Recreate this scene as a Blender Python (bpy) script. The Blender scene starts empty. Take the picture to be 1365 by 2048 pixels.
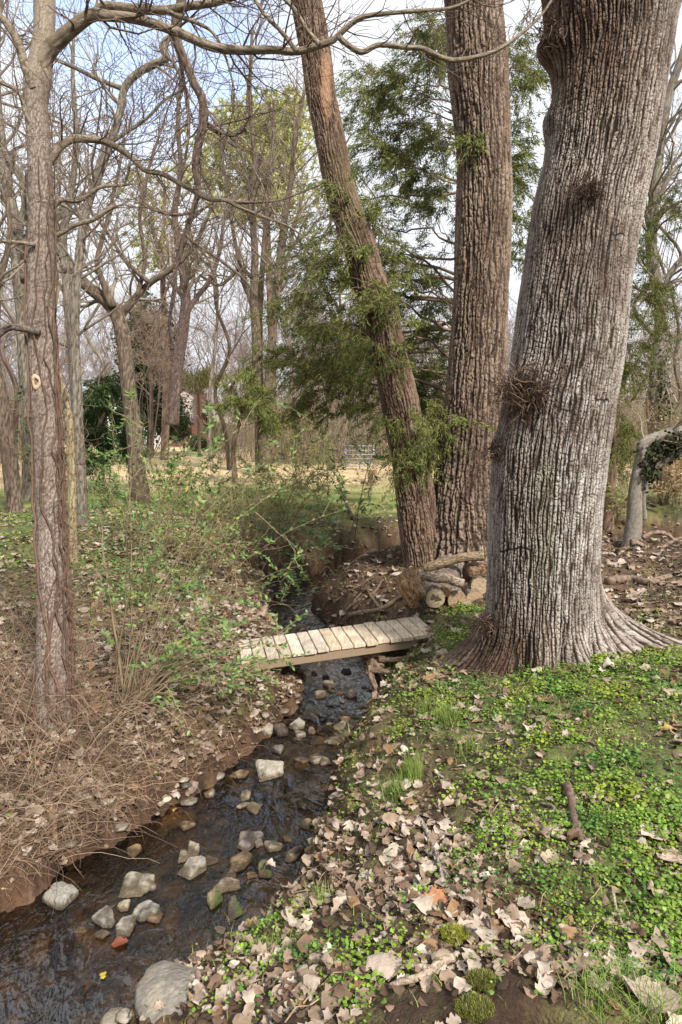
import bpy, math, random
import numpy as np
from mathutils import Vector, Matrix

# ------------------------------------------------------------------ camera, sky, sun, exposure
S = bpy.context.scene
PITCH = math.radians(6.9)
CAMZ = 1.6
FPX = 1365.33          # focal length in photo pixels (24 mm on a 24x36 upright frame)
cam_d = bpy.data.cameras.new("camera")
cam_d.sensor_fit = 'VERTICAL'
cam_d.sensor_height = 36.0
cam_d.sensor_width = 24.0
cam_d.lens = 24.0
cam_d.clip_start = 0.05
cam_d.clip_end = 2000
cam = bpy.data.objects.new("camera", cam_d)
S.collection.objects.link(cam)
cam.location = (0, 0, CAMZ)
cam.rotation_euler = (math.radians(90) - PITCH, 0, 0)
S.camera = cam

SUN_EL, SUN_AZ = math.radians(42), math.radians(150)     # azimuth clockwise from +Y: behind the camera, to the right
W = bpy.data.worlds.new("World")
S.world = W
W.use_nodes = True
wn, wl = W.node_tree.nodes, W.node_tree.links
bg = wn['Background']
bg.inputs['Strength'].default_value = 0.10
sky = wn.new('ShaderNodeTexSky')
sky.sky_type = 'NISHITA'
sky.sun_disc = False
sky.sun_elevation = SUN_EL
sky.sun_rotation = SUN_AZ
tc = wn.new('ShaderNodeTexCoord')
mp = wn.new('ShaderNodeMapping')
mp.inputs['Scale'].default_value = (1.0, 1.0, 2.2)
nz = wn.new('ShaderNodeTexNoise')
nz.inputs['Scale'].default_value = 2.6
nz.inputs['Detail'].default_value = 8
nz.inputs['Roughness'].default_value = 0.55
rp = wn.new('ShaderNodeValToRGB')
rp.color_ramp.elements[0].position = 0.30
rp.color_ramp.elements[0].color = (0, 0, 0, 1)
rp.color_ramp.elements[1].position = 0.62
rp.color_ramp.elements[1].color = (1, 1, 1, 1)
# a gap in the clouds, low in the west-ish (up and to the left of the view)
dn = wn.new('ShaderNodeVectorMath'); dn.operation = 'DISTANCE'
dn.inputs[1].default_value = (-0.235, 0.84, 0.49)
ma = wn.new('ShaderNodeMapRange')
ma.inputs['From Min'].default_value = 0.02
ma.inputs['From Max'].default_value = 0.26
ma.inputs['To Min'].default_value = -0.62
ma.inputs['To Max'].default_value = 0.42
add = wn.new('ShaderNodeMath'); add.operation = 'ADD'
mx = wn.new('ShaderNodeMix'); mx.data_type = 'RGBA'
skyb = wn.new('ShaderNodeMix'); skyb.data_type = 'RGBA'; skyb.blend_type = 'MULTIPLY'
skyb.inputs['Factor'].default_value = 1.0
skyb.inputs['B'].default_value = (4.0, 3.2, 2.8, 1)
wl.new(tc.outputs['Generated'], mp.inputs['Vector'])
wl.new(mp.outputs['Vector'], nz.inputs['Vector'])
wl.new(tc.outputs['Generated'], dn.inputs[0])
wl.new(dn.outputs['Value'], ma.inputs['Value'])
wl.new(nz.outputs['Fac'], add.inputs[0])
wl.new(ma.outputs['Result'], add.inputs[1])
wl.new(add.outputs['Value'], rp.inputs['Fac'])
wl.new(rp.outputs['Color'], mx.inputs['Factor'])
wl.new(sky.outputs['Color'], skyb.inputs['A'])
wl.new(skyb.outputs['Result'], mx.inputs['A'])
mx.inputs['B'].default_value = (7.0, 7.3, 7.8, 1)
wl.new(mx.outputs['Result'], bg.inputs['Color'])

sun_d = bpy.data.lights.new("sun", 'SUN')
sun_d.energy = 4.9
sun_d.angle = math.radians(7)
sun_d.color = (1.0, 0.94, 0.86)
sun = bpy.data.objects.new("sun", sun_d)
S.collection.objects.link(sun)
sdir = Vector((math.sin(SUN_AZ) * math.cos(SUN_EL), math.cos(SUN_AZ) * math.cos(SUN_EL), math.sin(SUN_EL)))
sun.rotation_euler = sdir.to_track_quat('Z', 'Y').to_euler()
sun.location = sdir * 50

S.view_settings.view_transform = 'Standard'
S.view_settings.look = 'None'
S.view_settings.gamma = 1
S.view_settings.exposure = 0.62
S.cycles.max_bounces = 6
S.cycles.diffuse_bounces = 3
S.cycles.glossy_bounces = 3
S.cycles.transparent_max_bounces = 12
S.cycles.transmission_bounces = 4
S.cycles.use_denoising = True
S.cycles.denoiser = 'OPENIMAGEDENOISE'
S.cycles.denoising_input_passes = 'RGB_ALBEDO_NORMAL'
S.cycles.use_adaptive_sampling = False
S.cycles.sample_clamp_indirect = 6

# ------------------------------------------------------------------ helpers: view rays, noise, meshes
CP, SP = math.cos(PITCH), math.sin(PITCH)
rng = np.random.default_rng(7)
random.seed(7)


def ray(px, py):
    a, b = (px - 682.5) / FPX, (1024.0 - py) / FPX
    return np.array([a, CP + b * SP, -SP + b * CP])


def at(px, py, Y):
    d = ray(px, py)
    t = Y / d[1]
    return np.array([d[0] * t, Y, CAMZ + d[2] * t])


def at_z(px, py, z):
    d = ray(px, py)
    t = (z - CAMZ) / d[2]
    return np.array([d[0] * t, d[1] * t, z])


def project(P):
    P = np.asarray(P, float)
    y, z = P[..., 1], P[..., 2] - CAMZ
    dep = y * CP - z * SP
    up = y * SP + z * CP
    dep = np.where(dep < 0.05, 0.05, dep)
    return 682.5 + P[..., 0] / dep * FPX, 1024 - up / dep * FPX, dep


def _hash(ix, iy, seed):
    h = (ix.astype(np.int64) * 374761393 + iy.astype(np.int64) * 668265263 + seed * 1442695041) & 0xFFFFFFFF
    h = ((h ^ (h >> 13)) * 1274126177) & 0xFFFFFFFF
    return (h ^ (h >> 16)) & 0xFFFFFFFF


def noise2(x, y, seed=0, per=None):
    x = np.asarray(x, float); y = np.asarray(y, float)
    x, y = np.broadcast_arrays(x, y)
    ix, iy = np.floor(x), np.floor(y)
    fx, fy = x - ix, y - iy
    u = fx * fx * fx * (fx * (fx * 6 - 15) + 10)
    v = fy * fy * fy * (fy * (fy * 6 - 15) + 10)

    def g(jx, jy):
        ax = ix + jx
        if per:
            ax = np.mod(ax, per)
        a = _hash(ax, iy + jy, seed).astype(float) / 4294967296.0 * 2 * math.pi
        return np.cos(a) * (fx - jx) + np.sin(a) * (fy - jy)
    n0 = g(0, 0) * (1 - u) + g(1, 0) * u
    n1 = g(0, 1) * (1 - u) + g(1, 1) * u
    return (n0 * (1 - v) + n1 * v) * 1.5


def fbm(x, y, seed=0, octv=4, per=None):
    t, a, f = 0, 1.0, 1
    for k in range(octv):
        t = t + a * noise2(x * f, y * f, seed + k * 17, per * f if per else None)
        a *= 0.5
        f *= 2
    return t


def sstep(a, b, x):
    t = np.clip((x - a) / (b - a), 0, 1)
    return t * t * (3 - 2 * t)


def mixc(a, b, t):
    return np.asarray(a) * (1 - t[..., None]) + np.asarray(b) * t[..., None]


def blob(px, py, cx, cy, rx, ry):
    return np.exp(-((px - cx) / rx) ** 2 - ((py - cy) / ry) ** 2)


def new_obj(name, me, parent=None, mat=None):
    o = bpy.data.objects.new(name, me)
    S.collection.objects.link(o)
    if mat:
        me.materials.append(mat)
    if parent is not None:
        o.parent = parent
        o.location = -parent.location
    return o


def mesh_from(name, V, F, col=None, smooth=True):
    """V (N,3); F a list of int arrays (M,3) or (M,4)."""
    V = np.asarray(V, np.float32)
    if not isinstance(F, list):
        F = [F]
    F = [np.asarray(f, np.int32) for f in F if len(f)]
    me = bpy.data.meshes.new(name)
    me.vertices.add(len(V))
    me.vertices.foreach_set("co", V.ravel())
    nl = sum(f.size for f in F)
    npoly = sum(len(f) for f in F)
    me.loops.add(nl)
    me.loops.foreach_set("vertex_index", np.concatenate([f.ravel() for f in F]))
    me.polygons.add(npoly)
    tot = np.concatenate([np.full(len(f), f.shape[1], np.int32) for f in F])
    start = np.concatenate([[0], np.cumsum(tot)[:-1]]).astype(np.int32)
    me.polygons.foreach_set("loop_start", start)
    try:
        me.polygons.foreach_set("loop_total", tot)
    except Exception:
        pass
    me.polygons.foreach_set("use_smooth", np.full(npoly, smooth, bool))
    if col is not None:
        col = np.asarray(col, np.float32)
        if col.ndim == 1:
            col = np.tile(col, (len(V), 1))
        c4 = np.ones((len(V), 4), np.float32)
        c4[:, :3] = np.clip(col, 0, 1)
        at_ = me.attributes.new("col", 'FLOAT_COLOR', 'POINT')
        at_.data.foreach_set("color", c4.ravel())
    me.update(calc_edges=True)
    return me


class Acc:
    """Collects pieces of ONE mesh."""
    def __init__(self):
        self.V, self.F, self.C, self.n = [], [], [], 0

    def add(self, V, F, col):
        V = np.asarray(V, float).reshape(-1, 3)
        if not isinstance(F, list):
            F = [F]
        for f in F:
            f = np.asarray(f, np.int64)
            if len(f):
                self.F.append(f + self.n)
        c = np.asarray(col, float)
        if c.ndim == 1:
            c = np.tile(c, (len(V), 1))
        self.V.append(V); self.C.append(c); self.n += len(V)

    def build(self, name, mat, parent=None, smooth=True):
        if not self.V:
            return None
        q = [f for f in self.F if f.shape[1] == 4]
        t = [f for f in self.F if f.shape[1] == 3]
        F = ([np.concatenate(q)] if q else []) + ([np.concatenate(t)] if t else [])
        me = mesh_from(name, np.concatenate(self.V), F, np.concatenate(self.C), smooth)
        return new_obj(name, me, parent, mat)


def tag(o, label=None, cat=None, group=None, kind=None):
    if label: o['label'] = label
    if cat: o['category'] = cat
    if group: o['group'] = group
    if kind: o['kind'] = kind
    return o


def thing(name, label, cat, loc=(0, 0, 0), group=None):
    o = bpy.data.objects.new(name, None)
    S.collection.objects.link(o)
    o.location = [float(v) for v in loc]
    o.empty_display_size = 0.2
    return tag(o, label, cat, group)


def resample(P, R, n):
    """Catmull-Rom through control points."""
    P = np.asarray(P, float); R = np.asarray(R, float)
    m = len(P)
    d = np.concatenate([[0], np.cumsum(np.linalg.norm(np.diff(P, axis=0), axis=1) + 1e-9)])
    s = np.linspace(0, d[-1], n)
    k = np.clip(np.searchsorted(d, s, side='right') - 1, 0, m - 2)
    t = ((s - d[k]) / (d[k + 1] - d[k]))[:, None]
    E = np.concatenate([2 * P[:1] - P[1:2], P, 2 * P[-1:] - P[-2:-1]])
    p0, p1, p2, p3 = E[k], E[k + 1], E[k + 2], E[k + 3]
    Q = 0.5 * (2 * p1 + (p2 - p0) * t + (2 * p0 - 5 * p1 + 4 * p2 - p3) * t ** 2 + (3 * p1 - p0 - 3 * p2 + p3) * t ** 3)
    return Q, np.interp(s, d, R)


def trace(pts, Y, n=24):
    """Photo trace (px, py, half width px) at depth Y (a number, or one per point, or (Y0, Y1)) -> real points and radii."""
    m = len(pts)
    if np.isscalar(Y):
        Y = [Y] * m
    elif len(Y) == 2 and m > 2:
        Y = np.linspace(Y[0], Y[1], m)
    P, R = [], []
    for (px, py, hw), y in zip(pts, Y):
        p = at(px, py, y)
        P.append(p)
        R.append(hw / FPX * (p[1] * CP - (p[2] - CAMZ) * SP))
    return resample(P, R, n)


def frames(P):
    T = np.gradient(P, axis=0)
    T /= np.linalg.norm(T, axis=1)[:, None] + 1e-12
    ref = np.array([0.0, 1.0, 0.0]) if abs(T[0][1]) < 0.8 else np.array([1.0, 0, 0])
    A = np.empty_like(P); B = np.empty_like(P)
    a = ref - T[0] * ref.dot(T[0]); a /= np.linalg.norm(a)
    for i in range(len(P)):
        a = a - T[i] * a.dot(T[i])
        a /= np.linalg.norm(a) + 1e-12
        A[i] = a
        B[i] = np.cross(T[i], a)
    return T, A, B


def tube_mesh(P, R, nu, disp=None, cap=True):
    """A ring-swept tube; disp (n,nu) is added to the radius. Returns V, [quads, tris], theta grid."""
    n = len(P)
    T, A, B = frames(P)
    th = np.arange(nu) / nu * 2 * math.pi
    rr = np.repeat(np.asarray(R)[:, None], nu, 1)
    if disp is not None:
        rr = rr + disp
    V = P[:, None, :] + rr[..., None] * (np.cos(th)[None, :, None] * A[:, None, :] + np.sin(th)[None, :, None] * B[:, None, :])
    V = V.reshape(-1, 3)
    i, j = np.meshgrid(np.arange(n - 1), np.arange(nu), indexing='ij')
    a = i * nu + j; b = i * nu + (j + 1) % nu
    Q = np.stack([a, b, b + nu, a + nu], -1).reshape(-1, 4)
    F = [Q]
    if cap:
        V = np.concatenate([V, P[:1], P[-1:]])
        j = np.arange(nu)
        c0, c1 = n * nu, n * nu + 1
        t0 = np.stack([np.full(nu, c0), (j + 1) % nu, j], -1)
        t1 = np.stack([np.full(nu, c1), (n - 1) * nu + j, (n - 1) * nu + (j + 1) % nu], -1)
        F.append(np.concatenate([t0, t1]))
    return V, F


def add_tubes(acc, polys, sides=4):
    """polys: list of (pts list, radii list, colour). Vectorised by point count."""
    by = {}
    for p in polys:
        by.setdefault(len(p[0]), []).append(p)
    for n, ps in by.items():
        if n < 2:
            continue
        P = np.array([p[0] for p in ps], float)
        R = np.array([p[1] for p in ps], float)
        C = np.array([p[2] for p in ps], float)
        T = np.gradient(P, axis=1)
        T /= np.linalg.norm(T, axis=2)[..., None] + 1e-12
        m = np.abs(P[:, -1] - P[:, 0])
        ref = np.eye(3)[np.argmin(m, axis=1)][:, None, :]
        A = np.cross(T, np.broadcast_to(ref, T.shape))
        A /= np.linalg.norm(A, axis=2)[..., None] + 1e-12
        B = np.cross(T, A)
        th = np.arange(sides) / sides * 2 * math.pi
        V = P[:, :, None, :] + R[:, :, None, None] * (np.cos(th)[None, None, :, None] * A[:, :, None, :] + np.sin(th)[None, None, :, None] * B[:, :, None, :])
        K = len(ps)
        k, i, j = np.meshgrid(np.arange(K), np.arange(n - 1), np.arange(sides), indexing='ij')
        a = (k * n + i) * sides + j
        b = (k * n + i) * sides + (j + 1) % sides
        Q = np.stack([a, b, b + sides, a + sides], -1).reshape(-1, 4)
        acc.add(V.reshape(-1, 3), Q, np.repeat(C, n * sides, axis=0))


# ------------------------------------------------------------------ materials
def mat_col(name, rough=0.85, nscale=40.0, namp=0.25, bump=0.0, bscale=60.0, transl=0.0, spec=0.3, stretch=None, two_tone=None):
    """Principled surface: the mesh's own colour attribute broken up by noise."""
    m = bpy.data.materials.new(name)
    m.use_nodes = True
    n, l = m.node_tree.nodes, m.node_tree.links
    p = n['Principled BSDF']
    p.inputs['Roughness'].default_value = rough
    p.inputs['Specular IOR Level'].default_value = spec
    a = n.new('ShaderNodeAttribute'); a.attribute_name = 'col'
    t = n.new('ShaderNodeTexCoord')
    vec = t.outputs['Object']
    if stretch:
        mpn = n.new('ShaderNodeMapping'); mpn.inputs['Scale'].default_value = stretch
        l.new(vec, mpn.inputs['Vector']); vec = mpn.outputs['Vector']
    nt = n.new('ShaderNodeTexNoise')
    nt.inputs['Scale'].default_value = nscale
    nt.inputs['Detail'].default_value = 5
    nt.inputs['Roughness'].default_value = 0.65
    l.new(vec, nt.inputs['Vector'])
    mr = n.new('ShaderNodeMapRange')
    mr.inputs['From Min'].default_value = 0.3
    mr.inputs['From Max'].default_value = 0.7
    mr.inputs['To Min'].default_value = 1 - namp
    mr.inputs['To Max'].default_value = 1 + namp
    l.new(nt.outputs['Fac'], mr.inputs['Value'])
    mm = n.new('ShaderNodeMix'); mm.data_type = 'RGBA'; mm.blend_type = 'MULTIPLY'
    mm.inputs['Factor'].default_value = 1
    l.new(a.outputs['Color'], mm.inputs['A'])
    l.new(mr.outputs['Result'], mm.inputs['B'])
    l.new(mm.outputs['Result'], p.inputs['Base Color'])
    if bump:
        nb = n.new('ShaderNodeTexNoise')
        nb.inputs['Scale'].default_value = bscale
        nb.inputs['Detail'].default_value = 6
        l.new(vec, nb.inputs['Vector'])
        b = n.new('ShaderNodeBump'); b.inputs['Strength'].default_value = bump; b.inputs['Distance'].default_value = 0.02
        l.new(nb.outputs['Fac'], b.inputs['Height'])
        l.new(b.outputs['Normal'], p.inputs['Normal'])
    if transl:
        tr = n.new('ShaderNodeBsdfTranslucent')
        l.new(mm.outputs['Result'], tr.inputs['Color'])
        ms = n.new('ShaderNodeMixShader'); ms.inputs['Fac'].default_value = transl
        out = n['Material Output']
        l.new(p.outputs['BSDF'], ms.inputs[1]); l.new(tr.outputs['BSDF'], ms.inputs[2])
        l.new(ms.outputs['Shader'], out.inputs['Surface'])
    return m


M_ground = mat_col('soil', 0.95, 38, 0.35, 0.7, 90)
M_bark = mat_col('bark', 0.92, 70, 0.30, 0.5, 160)
M_twig = mat_col('twig', 0.85, 30, 0.2)
M_dry = mat_col('dry_leaf', 0.75, 45, 0.16, 0.25, 70, transl=0.12)
M_green = mat_col('green_leaf', 0.5, 30, 0.18, transl=0.25, spec=0.45)
M_ivy = mat_col('ivy_leaf', 0.85, 30, 0.2, transl=0.1, spec=0.12)
M_needle = mat_col('evergreen_needles', 0.75, 12, 0.3, transl=0.2)
M_stone = mat_col('stone', 0.85, 45, 0.25, 0.6, 60, spec=0.4)
M_wetstone = mat_col('wet_stone', 0.35, 45, 0.3, 0.5, 60, spec=0.5)
M_board = mat_col('weathered_board', 0.8, 22, 0.16, 0.35, 30, stretch=(6, 1, 6))
M_wood = mat_col('rotten_wood', 0.9, 40, 0.35, 0.6, 60)
M_wall = mat_col('painted_wall', 0.8, 3, 0.06)
M_brick = mat_col('red_brick', 0.9, 8, 0.25)
M_metal = mat_col('galvanised_metal', 0.45, 6, 0.1, spec=0.5)
M_glass = mat_col('window_glass', 0.1, 3, 0.05, spec=0.6)


def water_mat():
    m = bpy.data.materials.new('stream_water')
    m.use_nodes = True
    n, l = m.node_tree.nodes, m.node_tree.links
    n.remove(n['Principled BSDF'])
    out = n['Material Output']
    t = n.new('ShaderNodeTexCoord')
    mpn = n.new('ShaderNodeMapping')
    mpn.inputs['Rotation'].default_value = (0, 0, math.radians(28))
    mpn.inputs['Scale'].default_value = (1.0, 0.55, 1)
    l.new(t.outputs['Object'], mpn.inputs['Vector'])
    n1 = n.new('ShaderNodeTexNoise'); n1.inputs['Scale'].default_value = 7; n1.inputs['Detail'].default_value = 3; n1.inputs['Distortion'].default_value = 1.2
    n2 = n.new('ShaderNodeTexNoise'); n2.inputs['Scale'].default_value = 20; n2.inputs['Detail'].default_value = 1.5; n2.inputs['Distortion'].default_value = 1.6
    l.new(mpn.outputs['Vector'], n1.inputs['Vector']); l.new(mpn.outputs['Vector'], n2.inputs['Vector'])
    # calm pools and riffles
    n3 = n.new('ShaderNodeTexNoise'); n3.inputs['Scale'].default_value = 1.3; n3.inputs['Detail'].default_value = 2
    l.new(t.outputs['Object'], n3.inputs['Vector'])
    mr = n.new('ShaderNodeMapRange'); mr.inputs['From Min'].default_value = 0.4; mr.inputs['From Max'].default_value = 0.6
    mr.inputs['To Min'].default_value = 0.12; mr.inputs['To Max'].default_value = 0.55
    l.new(n3.outputs['Fac'], mr.inputs['Value'])
    mu = n.new('ShaderNodeMath'); mu.operation = 'MULTIPLY'
    l.new(n2.outputs['Fac'], mu.inputs[0]); l.new(mr.outputs['Result'], mu.inputs[1])
    ad = n.new('ShaderNodeMath'); ad.operation = 'ADD'
    l.new(n1.outputs['Fac'], ad.inputs[0]); l.new(mu.outputs['Value'], ad.inputs[1])
    b = n.new('ShaderNodeBump'); b.inputs['Strength'].default_value = 1.0; b.inputs['Distance'].default_value = 0.02
    l.new(ad.outputs['Value'], b.inputs['Height'])
    fr = n.new('ShaderNodeFresnel'); fr.inputs['IOR'].default_value = 1.95
    l.new(b.outputs['Normal'], fr.inputs['Normal'])
    gl = n.new('ShaderNodeBsdfGlossy'); gl.inputs['Roughness'].default_value = 0.07
    gl.inputs['Color'].default_value = (0.95, 0.97, 1, 1)
    l.new(b.outputs['Normal'], gl.inputs['Normal'])
    tr = n.new('ShaderNodeBsdfTransparent'); tr.inputs['Color'].default_value = (0.92, 0.78, 0.54, 1)
    ms = n.new('ShaderNodeMixShader')
    l.new(fr.outputs['Fac'], ms.inputs['Fac']); l.new(tr.outputs['BSDF'], ms.inputs[1]); l.new(gl.outputs['BSDF'], ms.inputs[2])
    l.new(ms.outputs['Shader'], out.inputs['Surface'])
    return m


M_water = water_mat()

# ------------------------------------------------------------------ the lie of the land
WZ = -0.90
edge_rows = [(2200, -420, 130), (2048, -250, 262), (1950, -130, 345), (1850, -35, 480), (1780, 65, 600), (1700, 220, 632),
             (1650, 312, 645), (1600, 390, 655), (1550, 450, 668), (1500, 510, 680), (1450, 562, 710), (1400, 600, 755),
             (1350, 605, 745), (1300, 580, 715), (1240, 545, 648), (1195, 550, 620)]
SC, SW = [], []
for (py, l_, r_) in edge_rows:
    a, b = at_z(l_, py, WZ), at_z(r_, py, WZ)
    c = (a + b) / 2
    SC.append(c[:2]); SW.append(np.linalg.norm(b - a) / 2 * 1.02)
SC = [np.array([-5.5, -2.0]), np.array([-3.2, 0.6])] + SC + [np.array(p) for p in
      [(-0.35, 10.9), (0.5, 12.0), (2.2, 12.5), (4.4, 12.2), (6.6, 12.4), (9.5, 13.4), (15, 15)]]
SW = [1.0, 0.95] + SW + [0.40, 0.42, 0.5, 0.55, 0.55, 0.6, 0.6]
_T = np.gradient(np.array(SC), axis=0)
SW = [w * abs(t[1]) / np.linalg.norm(t) if 2 <= k < 18 else w for k, (w, t) in enumerate(zip(SW, _T))]
SC, SW = resample(np.array([[p[0], p[1], 0] for p in SC]), np.array(SW), 90)
SC = SC[:, :2]
HOLE = None


def stream_dist(x, y):
    """Signed distance past the water's edge (<0 in the stream), and side (+1 on the camera's bank)."""
    x = np.asarray(x, float); y = np.asarray(y, float)
    best = np.full(x.shape, 1e9); side = np.ones(x.shape); far = np.full(x.shape, 1e9); hw = np.ones(x.shape)
    for i in range(len(SC) - 1):
        a, b = SC[i], SC[i + 1]
        ab = b - a
        L2 = ab.dot(ab)
        t = np.clip(((x - a[0]) * ab[0] + (y - a[1]) * ab[1]) / L2, 0, 1)
        dx, dy = x - a[0] - t * ab[0], y - a[1] - t * ab[1]
        w = SW[i] * (1 - t) + SW[i + 1] * t
        d = np.hypot(dx, dy)
        e = d - w
        m = e < best
        best = np.where(m, e, best)
        hw = np.where(m, w, hw)
        cr = ab[0] * dy - ab[1] * dx
        side = np.where(m, np.where(cr < 0, 1.0, -1.0), side)
    return best, side, hw


def height(x, y, detail=True):
    x = np.asarray(x, float); y = np.asarray(y, float)
    d, s, hw = stream_dist(x, y)
    d = d + 0.06 * noise2(x * 2.1, y * 2.1, 5) + 0.055 * noise2(x * 6, y * 6, 6) + 0.03 * noise2(x * 15, y * 15, 7)
    dp = np.maximum(d, 0)
    right = 0.09 * (1 - np.exp(-dp / 0.07)) + 0.81 * (1 - np.exp(-dp / (0.66 + 0.30 * sstep(4.6, 2.8, y))))
    yy = sstep(8.5, 11.5, y)
    left_near = 0.20 * (1 - np.exp(-dp / 0.10)) + 0.22 * (1 - np.exp(-dp / 0.5)) + 0.30 * (1 - np.exp(-dp / 3.5)) + 0.16 * (1 - np.exp(-dp / 9.0))
    left_far = 0.62 * (1 - np.exp(-dp / 0.22)) + 0.22 * (1 - np.exp(-dp / 1.5)) + 0.08 * (1 - np.exp(-dp / 6.0))
    left = left_near * (1 - yy) + left_far * yy
    z = WZ + np.where(s > 0, right, left)
    bed = WZ - 0.025 - 0.16 * np.clip(1 - ((d + hw) / np.maximum(hw, .1)) ** 2, 0, 1) - 0.01
    z = np.where(d < 0, bed, z)
    z = z + 0.30 * blob(x, y, 7.6, 14.6, 2.4, 1.1) + 0.05 * sstep(1.5, 4.0, x) * sstep(3, 6, y) * (1 - sstep(9, 11, y)) - 0.06 * blob(x, y, 0.75, 4.6, .8, .9)
    z = z + np.clip(y - 60, 0, 400) * 0.012
    if detail:
        am = 1 - 0.75 * (d < 0)
        z = z + am * (0.045 * noise2(x * 0.9, y * 0.9, 1) + 0.028 * noise2(x * 2.7, y * 2.7, 2)) * sstep(-0.1, 0.5, d)
        z = z + 0.014 * fbm(x * 8, y * 8, 3, 3) * np.where(d < 0, 1.4, 1.0 + 2.2 * np.exp(-((d - .22) / .2) ** 2))
    # a burrow in the bank close to the camera and a scrape of bare soil
    for hx, hy, hr, hd in PITS:
        z = z - hd * np.exp(-(((x - hx) / hr) ** 2 + ((y - hy) / (hr * 0.75)) ** 2) ** 2)
    return z


PITS = []
p = at_z(1052, 1985, -0.02); PITS.append((p[0], p[1], 0.10, 0.34))
p = at_z(1090, 1770, -0.02); PITS.append((p[0], p[1], 0.20, 0.05))
PITS.append((4.05, 9.15, 0.40, 0.42))


def ground_pt(px, py, tries=60):
    """Where the view ray of a photo pixel meets the ground."""
    d = ray(px, py)
    lo, hi = 0.5, 120.0
    ts = np.geomspace(lo, hi, 500)
    P = np.array([0, 0, CAMZ]) + ts[:, None] * d
    hz = height(P[:, 0], P[:, 1])
    k = np.argmax(P[:, 2] < hz)
    if k == 0:
        return P[-1]
    a, b = ts[k - 1], ts[k]
    for _ in range(18):
        m = (a + b) / 2
        q = np.array([0, 0, CAMZ]) + m * d
        if q[2] < float(height(q[0], q[1])):
            b = m
        else:
            a = m
    q = np.array([0, 0, CAMZ]) + b * d
    return q


def green_mask(px, py, Y):
    r = (1.0 * blob(px, py, 1270, 1335, 190, 55) + 0.95 * blob(px, py, 1120, 1400, 190, 50) + 0.7 * blob(px, py, 985, 1400, 110, 45)
         + 1.0 * blob(px, py, 1300, 1600, 170, 230) + 1.0 * blob(px, py, 1330, 1850, 170, 130) + 0.55 * blob(px, py, 880, 1470, 130, 45)
         + 1.0 * blob(px, py, 905, 1275, 55, 32) + 0.55 * blob(px, py, 740, 1570, 70, 90) + 0.65 * blob(px, py, 1130, 1540, 140, 110)
         + 0.45 * blob(px, py, 560, 1890, 90, 60) + 0.35 * blob(px, py, 700, 1960, 160, 70) + 0.35 * blob(px, py, 820, 1360, 90, 70)
         + 0.30 * blob(px, py, 950, 1620, 120, 120) + 0.6 * sstep(1380, 1500, px) * sstep(1250, 1330, py) + 0.8 * blob(px, py, 920, 1225, 60, 16) + 0.5 * blob(px, py, 1230, 2000, 100, 60))
    l = (0.9 * blob(px, py, 60, 1075, 120, 60) + 0.8 * blob(px, py, 230, 1140, 190, 75) + 0.8 * blob(px, py, 430, 1015, 280, 60) + 0.12 * blob(px, py, 420, 1200, 160, 120)
         + 0.8 * blob(px, py, 560, 985, 260, 40) + 0.5 * blob(px, py, 100, 1200, 100, 80) + 0.35 * blob(px, py, 450, 1380, 90, 60)
         + 0.8 * blob(px, py, 1350, 1000, 70, 35))
    return r, l


def leaf_mask(px, py):
    r = (0.38 + 1.0 * blob(px, py, 830, 1690, 210, 110) + 1.0 * blob(px, py, 880, 1840, 260, 80) + 0.55 * blob(px, py, 1090, 1700, 110, 60)
         + 1.0 * blob(px, py, 560, 1980, 220, 80) + 0.9 * blob(px, py, 1060, 1920, 260, 70) + 0.5 * blob(px, py, 1300, 1930, 120, 90)
         + 0.8 * blob(px, py, 1290, 1170, 140, 90) + 0.6 * blob(px, py, 860, 1340, 60, 70) + 0.7 * blob(px, py, 760, 1160, 90, 80)
         + 0.5 * blob(px, py, 650, 1720, 60, 120) + 0.45 * blob(px, py, 1250, 1760, 160, 60))
    r = r - 0.75 * blob(px, py, 1090, 1775, 60, 45) - 0.8 * blob(px, py, 960, 2010, 130, 40)
    l = (0.45 + 0.8 * blob(px, py, 430, 1260, 170, 120) + 0.8 * blob(px, py, 500, 1440, 160, 90) + 0.5 * blob(px, py, 250, 1250, 120, 90)
         + 0.6 * blob(px, py, 150, 1560, 200, 140) + .5 * blob(px, py, 80, 1720, 160, 60) + 0.5 * blob(px, py, 330, 1080, 160, 60))
    return r, l


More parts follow.
